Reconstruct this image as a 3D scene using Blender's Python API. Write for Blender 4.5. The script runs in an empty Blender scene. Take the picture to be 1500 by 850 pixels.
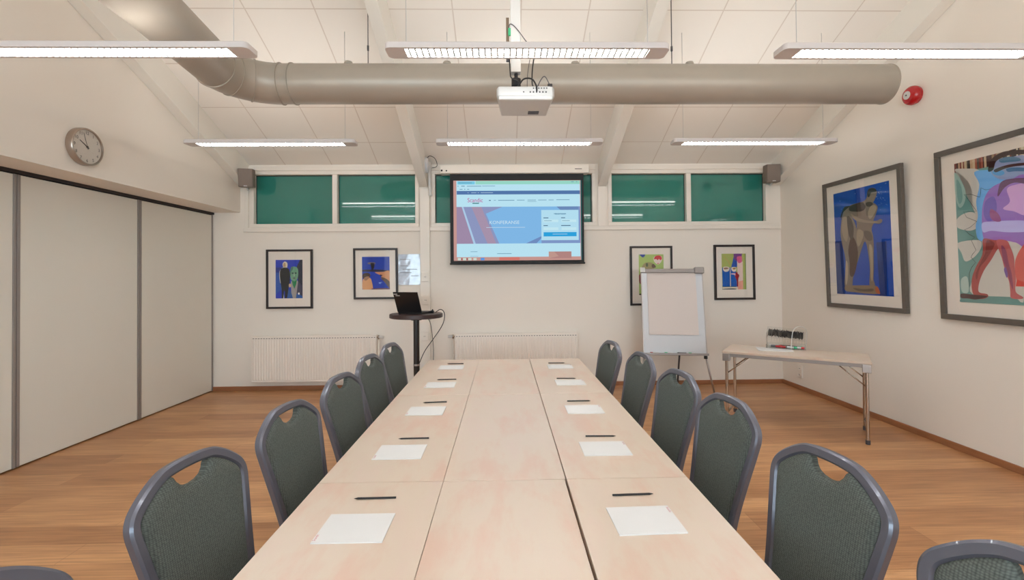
import bpy, bmesh, math, random
from mathutils import Vector, Matrix
random.seed(7)
S = bpy.context.scene
COL = S.collection
PI = math.pi

# ---------------------------------------------------------------- camera, world, exposure
YAW, PITCH, ROLL = 0.0225, 0.0125, -0.0087
fw = Vector((math.sin(YAW)*math.cos(PITCH), math.cos(YAW)*math.cos(PITCH), math.sin(PITCH)))
rt = Vector((math.cos(YAW), -math.sin(YAW), 0)); up = rt.cross(fw)
r2 = rt*math.cos(ROLL) + up*math.sin(ROLL); u2 = up*math.cos(ROLL) - rt*math.sin(ROLL)
cam_data = bpy.data.cameras.new('camera'); cam = bpy.data.objects.new('camera', cam_data); COL.objects.link(cam)
cam.matrix_world = Matrix(((r2.x, u2.x, -fw.x, 0), (r2.y, u2.y, -fw.y, 0), (r2.z, u2.z, -fw.z, 1.45), (0, 0, 0, 1)))
cam_data.sensor_width = 36; cam_data.lens = 691.27*36/1500
cam_data.shift_x = -3.59/1500; cam_data.shift_y = -29.28/1500
cam_data.clip_start = 0.02
S.camera = cam

world = bpy.data.worlds.new('world'); S.world = world; world.use_nodes = True
world.node_tree.nodes['Background'].inputs[0].default_value = (0.74, 0.87, 1.0, 1)
world.node_tree.nodes['Background'].inputs[1].default_value = 11.0

S.view_settings.view_transform = 'Standard'; S.view_settings.look = 'None'
S.view_settings.gamma = 1; S.view_settings.use_curve_mapping = False
S.view_settings.exposure = 0.55
S.cycles.use_denoising = True
S.cycles.max_bounces = 10; S.cycles.diffuse_bounces = 6; S.cycles.glossy_bounces = 4
S.cycles.transparent_max_bounces = 12
S.cycles.sample_clamp_indirect = 6.0
TUBE_EMIT = 32.0
UP_WATTS = 1.45
LAMP_COL = (1.0, 0.98, 0.94)

for x0_, x1_ in ((-3.15, -0.65), (0.85, 2.55)):      # daylight portals for the two unseen rear windows added as a light source
    pl = bpy.data.lights.new('added_window_portal', 'AREA'); pl.shape = 'RECTANGLE'; pl.size = x1_-x0_; pl.size_y = 1.3; pl.cycles.is_portal = True
    po = bpy.data.objects.new('added_window_portal', pl); COL.objects.link(po); po.location = ((x0_+x1_)/2, -3.19, 1.6); po.rotation_euler = (math.radians(90), 0, 0)
# ---------------------------------------------------------------- materials
def lin(c):
    c = c/255.0
    return c/12.92 if c <= 0.04045 else ((c+0.055)/1.055)**2.4
def rgb(c, k=1.0): return (min(lin(c[0])*k, 1), min(lin(c[1])*k, 1), min(lin(c[2])*k, 1), 1)
def mat(name, c, rough=0.5, metal=0.0, var=0.0, vscale=8.0, bump=0.0, bscale=120.0, spec=0.5, coat=0.0, stretch=(1, 1, 1)):
    m = bpy.data.materials.new(name); m.use_nodes = True
    nt = m.node_tree; b = nt.nodes['Principled BSDF']
    b.inputs['Base Color'].default_value = rgb(c); b.inputs['Roughness'].default_value = rough
    b.inputs['Metallic'].default_value = metal; b.inputs['Specular IOR Level'].default_value = spec
    b.inputs['Coat Weight'].default_value = coat
    tc = nt.nodes.new('ShaderNodeTexCoord'); mp = nt.nodes.new('ShaderNodeMapping')
    mp.inputs['Scale'].default_value = stretch; nt.links.new(tc.outputs['Object'], mp.inputs[0])
    if var > 0:
        n = nt.nodes.new('ShaderNodeTexNoise'); n.inputs['Scale'].default_value = vscale; n.inputs['Detail'].default_value = 4
        nt.links.new(mp.outputs[0], n.inputs['Vector'])
        r = nt.nodes.new('ShaderNodeValToRGB'); r.color_ramp.elements[0].position = 0.3; r.color_ramp.elements[1].position = 0.7
        r.color_ramp.elements[0].color = rgb(c, 1-var); r.color_ramp.elements[1].color = rgb(c, 1+var)
        nt.links.new(n.outputs[0], r.inputs[0]); nt.links.new(r.outputs[0], b.inputs['Base Color'])
    if bump > 0:
        n = nt.nodes.new('ShaderNodeTexNoise'); n.inputs['Scale'].default_value = bscale
        nt.links.new(mp.outputs[0], n.inputs['Vector'])
        bp = nt.nodes.new('ShaderNodeBump'); bp.inputs['Strength'].default_value = bump; bp.inputs['Distance'].default_value = 0.002
        nt.links.new(n.outputs[0], bp.inputs['Height']); nt.links.new(bp.outputs[0], b.inputs['Normal'])
    return m
def emit(name, c, s, k=1.0):
    m = bpy.data.materials.new(name); m.use_nodes = True; nt = m.node_tree
    for n in list(nt.nodes): nt.nodes.remove(n)
    e = nt.nodes.new('ShaderNodeEmission'); e.inputs[0].default_value = rgb(c, k); e.inputs[1].default_value = s
    o = nt.nodes.new('ShaderNodeOutputMaterial'); nt.links.new(e.outputs[0], o.inputs[0])
    return m
def glass_pane(name, tint=(1, 1, 1, 1), ior=1.5):
    m = bpy.data.materials.new(name); m.use_nodes = True; nt = m.node_tree
    for n in list(nt.nodes): nt.nodes.remove(n)
    t = nt.nodes.new('ShaderNodeBsdfTransparent'); t.inputs[0].default_value = tint
    g = nt.nodes.new('ShaderNodeBsdfGlossy'); g.inputs['Roughness'].default_value = 0.02
    f = nt.nodes.new('ShaderNodeFresnel'); f.inputs[0].default_value = ior
    x = nt.nodes.new('ShaderNodeMixShader'); o = nt.nodes.new('ShaderNodeOutputMaterial')
    ge = nt.nodes.new('ShaderNodeNewGeometry'); mr = nt.nodes.new('ShaderNodeMapRange')
    mr.inputs['To Min'].default_value = ior; mr.inputs['To Max'].default_value = 1/ior
    nt.links.new(ge.outputs['Backfacing'], mr.inputs['Value']); nt.links.new(mr.outputs[0], f.inputs[0])
    nt.links.new(f.outputs[0], x.inputs[0]); nt.links.new(t.outputs[0], x.inputs[1]); nt.links.new(g.outputs[0], x.inputs[2])
    nt.links.new(x.outputs[0], o.inputs[0])
    return m
def wood_floor():
    m = bpy.data.materials.new('oak_planks'); m.use_nodes = True; nt = m.node_tree; b = nt.nodes['Principled BSDF']
    tc = nt.nodes.new('ShaderNodeTexCoord')
    br = nt.nodes.new('ShaderNodeTexBrick'); br.offset = 0.37; br.offset_frequency = 2; br.squash = 1
    br.inputs['Scale'].default_value = 1; br.inputs['Brick Width'].default_value = 2.3; br.inputs['Row Height'].default_value = 0.19
    br.inputs['Mortar Size'].default_value = 0.0012; br.inputs['Mortar Smooth'].default_value = 0.2; br.inputs['Bias'].default_value = 0.0
    br.inputs['Color1'].default_value = rgb((200, 150, 104)); br.inputs['Color2'].default_value = rgb((170, 120, 79))
    br.inputs['Mortar'].default_value = rgb((136, 92, 58))
    nt.links.new(tc.outputs['Object'], br.inputs['Vector'])
    def streak(sx, sy, sc, det):
        mp = nt.nodes.new('ShaderNodeMapping'); mp.inputs['Scale'].default_value = (sx, sy, 1); nt.links.new(tc.outputs['Object'], mp.inputs[0])
        n = nt.nodes.new('ShaderNodeTexNoise'); n.inputs['Scale'].default_value = sc; n.inputs['Detail'].default_value = det
        nt.links.new(mp.outputs[0], n.inputs['Vector']); return n
    def mix(kind, fac, a, bcol):
        x = nt.nodes.new('ShaderNodeMix'); x.data_type = 'RGBA'; x.blend_type = kind
        if isinstance(fac, float): x.inputs[0].default_value = fac
        else: nt.links.new(fac, x.inputs[0])
        for i, v in ((6, a), (7, bcol)):
            if isinstance(v, tuple): x.inputs[i].default_value = v
            else: nt.links.new(v, x.inputs[i])
        return x.outputs[2]
    g = streak(0.6, 14, 5, 6); rp = nt.nodes.new('ShaderNodeValToRGB')
    rp.color_ramp.elements[0].position = 0.35; rp.color_ramp.elements[0].color = (0.62, 0.58, 0.55, 1)
    rp.color_ramp.elements[1].position = 0.62; rp.color_ramp.elements[1].color = (1.12, 1.1, 1.08, 1)
    nt.links.new(g.outputs[0], rp.inputs[0])
    c1 = mix('MULTIPLY', 0.55, br.outputs['Color'], rp.outputs[0])
    g2 = streak(0.5, 3.0, 3, 3); rp2 = nt.nodes.new('ShaderNodeValToRGB')
    rp2.color_ramp.elements[0].position = 0.30; rp2.color_ramp.elements[0].color = (0.72, 0.66, 0.62, 1)
    rp2.color_ramp.elements[1].position = 0.6; rp2.color_ramp.elements[1].color = (1, 1, 1, 1)
    nt.links.new(g2.outputs[0], rp2.inputs[0])
    c2 = mix('MULTIPLY', 0.7, c1, rp2.outputs[0])
    nt.links.new(c2, b.inputs['Base Color'])
    b.inputs['Roughness'].default_value = 0.36; b.inputs['Specular IOR Level'].default_value = 0.4
    bp = nt.nodes.new('ShaderNodeBump'); bp.inputs['Strength'].default_value = 0.15; bp.inputs['Distance'].default_value = 0.002
    nt.links.new(g.outputs[0], bp.inputs['Height']); nt.links.new(bp.outputs[0], b.inputs['Normal'])
    return m
def birch():
    m = bpy.data.materials.new('birch_laminate'); m.use_nodes = True; nt = m.node_tree; b = nt.nodes['Principled BSDF']
    tc = nt.nodes.new('ShaderNodeTexCoord'); oi = nt.nodes.new('ShaderNodeObjectInfo')
    mp = nt.nodes.new('ShaderNodeMapping'); mp.inputs['Scale'].default_value = (5.0, 1.6, 1)
    ad = nt.nodes.new('ShaderNodeVectorMath'); ad.operation = 'ADD'
    sc = nt.nodes.new('ShaderNodeVectorMath'); sc.operation = 'SCALE'; sc.inputs['Scale'].default_value = 3.7
    nt.links.new(oi.outputs['Location'], sc.inputs[0])
    nt.links.new(tc.outputs['Object'], ad.inputs[0]); nt.links.new(sc.outputs[0], ad.inputs[1]); nt.links.new(ad.outputs[0], mp.inputs[0])
    n = nt.nodes.new('ShaderNodeTexNoise'); n.inputs['Scale'].default_value = 2.0; n.inputs['Detail'].default_value = 7; n.inputs['Roughness'].default_value = 0.6
    nt.links.new(mp.outputs[0], n.inputs['Vector'])
    r = nt.nodes.new('ShaderNodeValToRGB')
    r.color_ramp.elements[0].position = 0.34; r.color_ramp.elements[0].color = rgb((204, 174, 156))
    r.color_ramp.elements[1].position = 0.52; r.color_ramp.elements[1].color = rgb((204, 186, 168))
    e = r.color_ramp.elements.new(0.72); e.color = rgb((205, 183, 168))
    nt.links.new(n.outputs[0], r.inputs[0]); nt.links.new(r.outputs[0], b.inputs['Base Color'])
    b.inputs['Roughness'].default_value = 0.28; b.inputs['Specular IOR Level'].default_value = 0.5
    return m
def ceiling_tiles():
    m = bpy.data.materials.new('ceiling_tiles'); m.use_nodes = True; nt = m.node_tree; b = nt.nodes['Principled BSDF']
    tc = nt.nodes.new('ShaderNodeTexCoord'); sp = nt.nodes.new('ShaderNodeSeparateXYZ'); nt.links.new(tc.outputs['Object'], sp.inputs[0])
    def M(op, a, bb):
        x = nt.nodes.new('ShaderNodeMath'); x.operation = op
        for i, v in ((0, a), (1, bb)):
            if isinstance(v, (int, float)): x.inputs[i].default_value = v
            else: nt.links.new(v, x.inputs[i])
        return x.outputs[0]
    def line(c, period, phase, w):
        f = M('FRACT', M('DIVIDE', M('SUBTRACT', c, phase), period), 0)
        d = M('MULTIPLY', M('MINIMUM', f, M('SUBTRACT', 1.0, f)), period)
        return M('LESS_THAN', d, w)
    lx = line(sp.outputs[0], 0.6, 0.17-6.0, 0.0055); ly = line(sp.outputs[1], 0.553, 5.775-11.06, 0.005)
    l = M('MAXIMUM', lx, ly)
    x = nt.nodes.new('ShaderNodeMix'); x.data_type = 'RGBA'; nt.links.new(l, x.inputs[0])
    x.inputs[6].default_value = rgb((234, 228, 220)); x.inputs[7].default_value = rgb((212, 201, 190))
    nt.links.new(x.outputs[2], b.inputs['Base Color']); b.inputs['Roughness'].default_value = 0.8
    n = nt.nodes.new('ShaderNodeTexNoise'); n.inputs['Scale'].default_value = 300; nt.links.new(tc.outputs['Object'], n.inputs['Vector'])
    h = M('SUBTRACT', M('MULTIPLY', n.outputs[0], 0.15), l)
    bp = nt.nodes.new('ShaderNodeBump'); bp.inputs['Strength'].default_value = 0.5; bp.inputs['Distance'].default_value = 0.004
    nt.links.new(h, bp.inputs['Height']); nt.links.new(bp.outputs[0], b.inputs['Normal'])
    return m
def weave():
    m = mat('charcoal_weave', (110, 116, 112), rough=0.85, spec=0.25)
    nt = m.node_tree; b = nt.nodes['Principled BSDF']; tc = nt.nodes.new('ShaderNodeTexCoord')
    mp = nt.nodes.new('ShaderNodeMapping'); mp.inputs['Scale'].default_value = (1, 150, 210); nt.links.new(tc.outputs['Object'], mp.inputs[0])
    ck = nt.nodes.new('ShaderNodeTexVoronoi'); ck.inputs['Scale'].default_value = 1.0; ck.inputs['Randomness'].default_value = 0.25
    nt.links.new(mp.outputs[0], ck.inputs['Vector'])
    r = nt.nodes.new('ShaderNodeValToRGB'); r.color_ramp.elements[0].color = rgb((106, 111, 105)); r.color_ramp.elements[1].color = rgb((64, 67, 64))
    r.color_ramp.elements[0].position = 0.1; r.color_ramp.elements[1].position = 0.75
    nt.links.new(ck.outputs['Distance'], r.inputs[0]); nt.links.new(r.outputs[0], b.inputs['Base Color'])
    bp = nt.nodes.new('ShaderNodeBump'); bp.inputs['Strength'].default_value = 0.35; bp.inputs['Distance'].default_value = 0.002; bp.invert = True
    nt.links.new(ck.outputs['Distance'], bp.inputs['Height']); nt.links.new(bp.outputs[0], b.inputs['Normal'])
    return m

M = dict(
    wall=mat('plaster_wall', (235, 227, 217), rough=0.75, bump=0.12, bscale=90, spec=0.3),
    panel=mat('partition_laminate', (226, 222, 212), rough=0.5, spec=0.35),
    trim=mat('painted_trim', (234, 226, 216), rough=0.4),
    rafter=mat('painted_rafter', (228, 223, 214), rough=0.5),
    alu=mat('aluminium', (176, 168, 164), rough=0.35, metal=0.8),
    alugrey=mat('grey_profile', (150, 142, 138), rough=0.45, metal=0.3),
    chrome=mat('chrome', (190, 180, 170), rough=0.18, metal=1.0),
    dark=mat('dark_gap', (50, 40, 38), rough=0.7),
    skirting=mat('brown_wood_skirting', (152, 100, 66), rough=0.45, var=0.12, vscale=6, stretch=(1, 1, 8)),
    duct=mat('beige_duct', (164, 155, 143), rough=0.40, var=0.04, vscale=3, metal=0.2, spec=0.5),
    lamp=mat('lamp_housing', (214, 206, 204), rough=0.35),
    white=mat('white_plastic', (206, 204, 201), rough=0.35),
    radiator=mat('radiator_enamel', (238, 229, 219), rough=0.35),
    black=mat('black_plastic', (22, 20, 22), rough=0.4),
    matblack=mat('matt_black', (14, 12, 14), rough=0.6),
    blackmetal=mat('black_metal', (24, 18, 20), rough=0.3, coat=0.3),
    darkwood=mat('dark_stained_top', (62, 44, 42), rough=0.4, var=0.15, vscale=10),
    frameblk=mat('black_frame_wood', (38, 26, 24), rough=0.4),
    framegry=mat('grey_brown_frame', (92, 84, 76), rough=0.4, var=0.08, vscale=20, stretch=(1, 1, 1)),
    mount=mat('mount_board', (236, 226, 215), rough=0.8, spec=0.2),
    paper=mat('white_paper', (212, 210, 208), rough=0.7, spec=0.2),
    pinkpaper=mat('flip_paper', (214, 203, 197), rough=0.75, spec=0.2),
    board=mat('white_board', (206, 208, 212), rough=0.22, coat=0.3),
    red=mat('alarm_red', (178, 10, 22), rough=0.25, coat=0.4),
    redink=mat('red_ink', (190, 70, 80), rough=0.6),
    greyink=mat('grey_ink', (120, 115, 115), rough=0.6),
    green=mat('green_plastic', (60, 170, 120), rough=0.4),
    brown=mat('brown_strip', (110, 92, 76), rough=0.5),
    speaker=mat('taupe_speaker', (126, 112, 102), rough=0.6, bump=0.3, bscale=400),
    fabric=weave(),
    chairframe=mat('slate_frame', (98, 98, 108), rough=0.32, metal=0.35, coat=0.25),
    birch=birch(),
    edge=mat('table_edge', (188, 150, 118), rough=0.5),
    acrylic=glass_pane('clear_acrylic', (0.96, 0.97, 0.97, 1), 1.25),
    pglass=glass_pane('picture_glass', (1, 1, 1, 1), 1.45),
    dglass=glass_pane('window_glass', (0.9, 0.95, 0.95, 1)),
    teal=mat('teal_window', (46, 124, 112), rough=0.04, spec=0.9, var=0.10, vscale=1.5),
    clockface=mat('clock_face', (214, 206, 196), rough=0.5),
    steel=mat('brushed_steel', (176, 160, 148), rough=0.3, metal=0.9),
    gdark=mat('grey_dark', (70, 66, 70), rough=0.5),
    louvre=emit('lamp_light', (248, 252, 255), TUBE_EMIT),
    blade=mat('louvre_blade', (214, 224, 220), rough=0.5),
    notice=mat('laminated_notice', (188, 196, 212), rough=0.25, coat=1.0, var=0.12, vscale=16),
    floor=wood_floor(), ceil=ceiling_tiles(),
)
_cm = {}
def cmat(c, k=1.18, em=None):
    key = (c, em)
    if key not in _cm:
        if em: _cm[key] = emit('screen_%02x%02x%02x' % c, c, em)
        else:
            m = mat('print_%02x%02x%02x' % c, c, rough=0.7, spec=0.2); m.node_tree.nodes['Principled BSDF'].inputs['Base Color'].default_value = rgb(c, k); _cm[key] = m
    return _cm[key]

# ---------------------------------------------------------------- mesh helper
BASE = {}
class MB:
    def __init__(s): s.bm = bmesh.new(); s.mats = []; s.mi = 0
    def use(s, m):
        if m not in s.mats: s.mats.append(m)
        s.mi = s.mats.index(m); return s
    def face(s, vs, smooth=False):
        try: f = s.bm.faces.new(vs)
        except ValueError: return None
        f.material_index = s.mi; f.smooth = smooth; f.normal_update(); return f
    def box(s, x0, x1, y0, y1, z0, z1, M4=None):
        P = [Vector(p) for p in ((x0,y0,z0),(x1,y0,z0),(x1,y1,z0),(x0,y1,z0),(x0,y0,z1),(x1,y0,z1),(x1,y1,z1),(x0,y1,z1))]
        if M4: P = [M4 @ p for p in P]
        v = [s.bm.verts.new(p) for p in P]
        for q in ((3,2,1,0),(4,5,6,7),(0,1,5,4),(1,2,6,5),(2,3,7,6),(3,0,4,7)): s.face([v[i] for i in q])
        return s
    def ring(s, rings, closed_ends=True, smooth=True, loop=False):
        R = [[s.bm.verts.new(p) for p in r] for r in rings]; n = len(R[0])
        rng = range(len(R)) if loop else range(len(R)-1)
        for i in rng:
            a, b = R[i], R[(i+1) % len(R)]
            for j in range(n): s.face([a[j], a[(j+1) % n], b[(j+1) % n], b[j]], smooth)
        if closed_ends and not loop: s.face(list(reversed(R[0]))); s.face(R[-1])
        return s
    def tube(s, pts, r, n=10, M4=None, rs=None):
        pts = [Vector(p) for p in pts]
        if M4: pts = [M4 @ p for p in pts]
        rings = []; t0 = (pts[1]-pts[0]).normalized()
        a = t0.orthogonal().normalized()
        for i, p in enumerate(pts):
            t = (pts[min(i+1, len(pts)-1)]-pts[max(i-1, 0)]).normalized()
            a = (a - t*a.dot(t)).normalized(); b = t.cross(a)
            rr = rs[i] if rs else r
            rings.append([p + (a*math.cos(2*PI*k/n) + b*math.sin(2*PI*k/n))*rr for k in range(n)])
        return s.ring(rings)
    def lathe(s, prof, origin, axis, n=32, caps=True):
        o = Vector(origin); ax = Vector(axis).normalized(); a = ax.orthogonal().normalized(); b = ax.cross(a)
        return s.ring([[o + ax*h + (a*math.cos(2*PI*k/n)+b*math.sin(2*PI*k/n))*max(r, 1e-4) for k in range(n)] for r, h in prof], closed_ends=caps)
    def sweep(s, pts, nrm, w, d, loop=False):
        """chamfered flat bar along a planar path; nrm = plane normal, w in plane, d along normal"""
        pts = [Vector(p) for p in pts]; nrm = Vector(nrm).normalized(); N = len(pts); rings = []
        c = min(w, d)*0.2
        prof = [(-w/2+c,-d/2),(w/2-c,-d/2),(w/2,-d/2+c),(w/2,d/2-c),(w/2-c,d/2),(-w/2+c,d/2),(-w/2,d/2-c),(-w/2,-d/2+c)]
        for i, p in enumerate(pts):
            q0 = pts[(i-1) % N] if (loop or i > 0) else p; q1 = pts[(i+1) % N] if (loop or i < N-1) else p
            t = (q1-q0).normalized(); side = t.cross(nrm).normalized()
            rings.append([p+side*x+nrm*y for x, y in prof])
        return s.ring(rings, loop=loop)
    def prism(s, pts, off):
        off = Vector(off); a = [s.bm.verts.new(Vector(p)) for p in pts]; b = [s.bm.verts.new(Vector(p)+off) for p in pts]; n = len(pts)
        s.face(list(reversed(a))); s.face(b)
        for i in range(n): s.face([a[i], a[(i+1) % n], b[(i+1) % n], b[i]])
        return s
    def poly(s, pts): return s.face([s.bm.verts.new(Vector(p)) for p in pts])
    def text(s, string, size, origin, right, upv, align='LEFT', width=1.0, lift=0.0):
        cu = bpy.data.curves.new('t', 'FONT'); cu.body = string; cu.size = size; cu.align_x = align; cu.resolution_u = 3
        ob = bpy.data.objects.new('t', cu); COL.objects.link(ob); dg = bpy.context.evaluated_depsgraph_get()
        me = bpy.data.meshes.new_from_object(ob.evaluated_get(dg))
        r = Vector(right).normalized(); u = Vector(upv).normalized(); nn = r.cross(u); o = Vector(origin)+nn*lift
        vs = [s.bm.verts.new(o + r*v.co.x*width + u*v.co.y) for v in me.vertices]
        for p in me.polygons: s.face([vs[i] for i in p.vertices])
        bpy.data.objects.remove(ob); bpy.data.curves.remove(cu); bpy.data.meshes.remove(me)
        return s
    def build(s, name, m=None, parent=None, bevel=0.0, subsurf=0, seg=2, base=None):
        bmesh.ops.recalc_face_normals(s.bm, faces=s.bm.faces) if not getattr(s, 'flat', False) else None
        b = base if base is not None else (BASE.get(parent, Vector((0, 0, 0))) if parent else None)
        if b is None:
            b = Vector((0, 0, 0))
        Mi = Matrix.Translation(-Vector(b)) if not isinstance(b, Matrix) else b.inverted()
        bmesh.ops.transform(s.bm, matrix=Mi, verts=s.bm.verts)
        for e in s.bm.edges:
            if len(e.link_faces) == 2 and e.calc_face_angle(0) > 0.6: e.smooth = False
        me = bpy.data.meshes.new(name); s.bm.to_mesh(me); s.bm.free()
        if m: me.materials.append(m)
        else:
            for q in s.mats: me.materials.append(q)
        o = bpy.data.objects.new(name, me); COL.objects.link(o)
        if parent: o.parent = parent; BASE[o] = b
        elif base is not None: o.location = b; BASE[o] = b
        else: BASE[o] = Vector((0, 0, 0))
        if bevel: md = o.modifiers.new('bevel', 'BEVEL'); md.width = bevel; md.segments = seg; md.limit_method = 'ANGLE'; md.angle_limit = 0.6
        if subsurf: md = o.modifiers.new('sub', 'SUBSURF'); md.levels = subsurf; md.render_levels = subsurf
        return o
def thing(name, label, cat, loc, group=None, rz=0.0, world_base=True):
    o = bpy.data.objects.new(name, None); COL.objects.link(o); o.location = loc; o.rotation_euler = (0, 0, rz)
    o['label'] = label; o['category'] = cat
    if group: o['group'] = group
    BASE[o] = Vector(loc) if world_base else Vector((0, 0, 0))
    return o
def tag(o, label, cat, group=None, kind=None):
    o['label'] = label; o['category'] = cat
    if group: o['group'] = group
    if kind: o['kind'] = kind
    return o
def struct(name, mb, m=None, parent=None, **k):
    o = mb.build(name, m, parent, **k)
    if not parent: o['kind'] = 'structure'
    return o
def box(*a): return MB().box(*a)
def catmull(P, n=6, closed=False):
    P = [Vector(p) for p in P]; N = len(P); out = []
    for i in range(N if closed else N-1):
        g = (lambda k: P[k % N]) if closed else (lambda k: P[max(0, min(N-1, k))])
        p0, p1, p2, p3 = g(i-1), g(i), g(i+1), g(i+2)
        for j in range(n):
            t = j/n; out.append(0.5*((2*p1)+(p2-p0)*t+(2*p0-5*p1+4*p2-p3)*t*t+(3*p1-p0-3*p2+p3)*t**3))
    if not closed: out.append(P[-1])
    return out
def copy_tree(o):
    c = o.copy(); COL.objects.link(c)
    for ch in [x for x in COL.objects if x.parent == o]:
        d = ch.copy(); COL.objects.link(d); d.parent = c
        for g in [x for x in COL.objects if x.parent == ch]:
            e = g.copy(); COL.objects.link(e); e.parent = d
    return c

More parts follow.
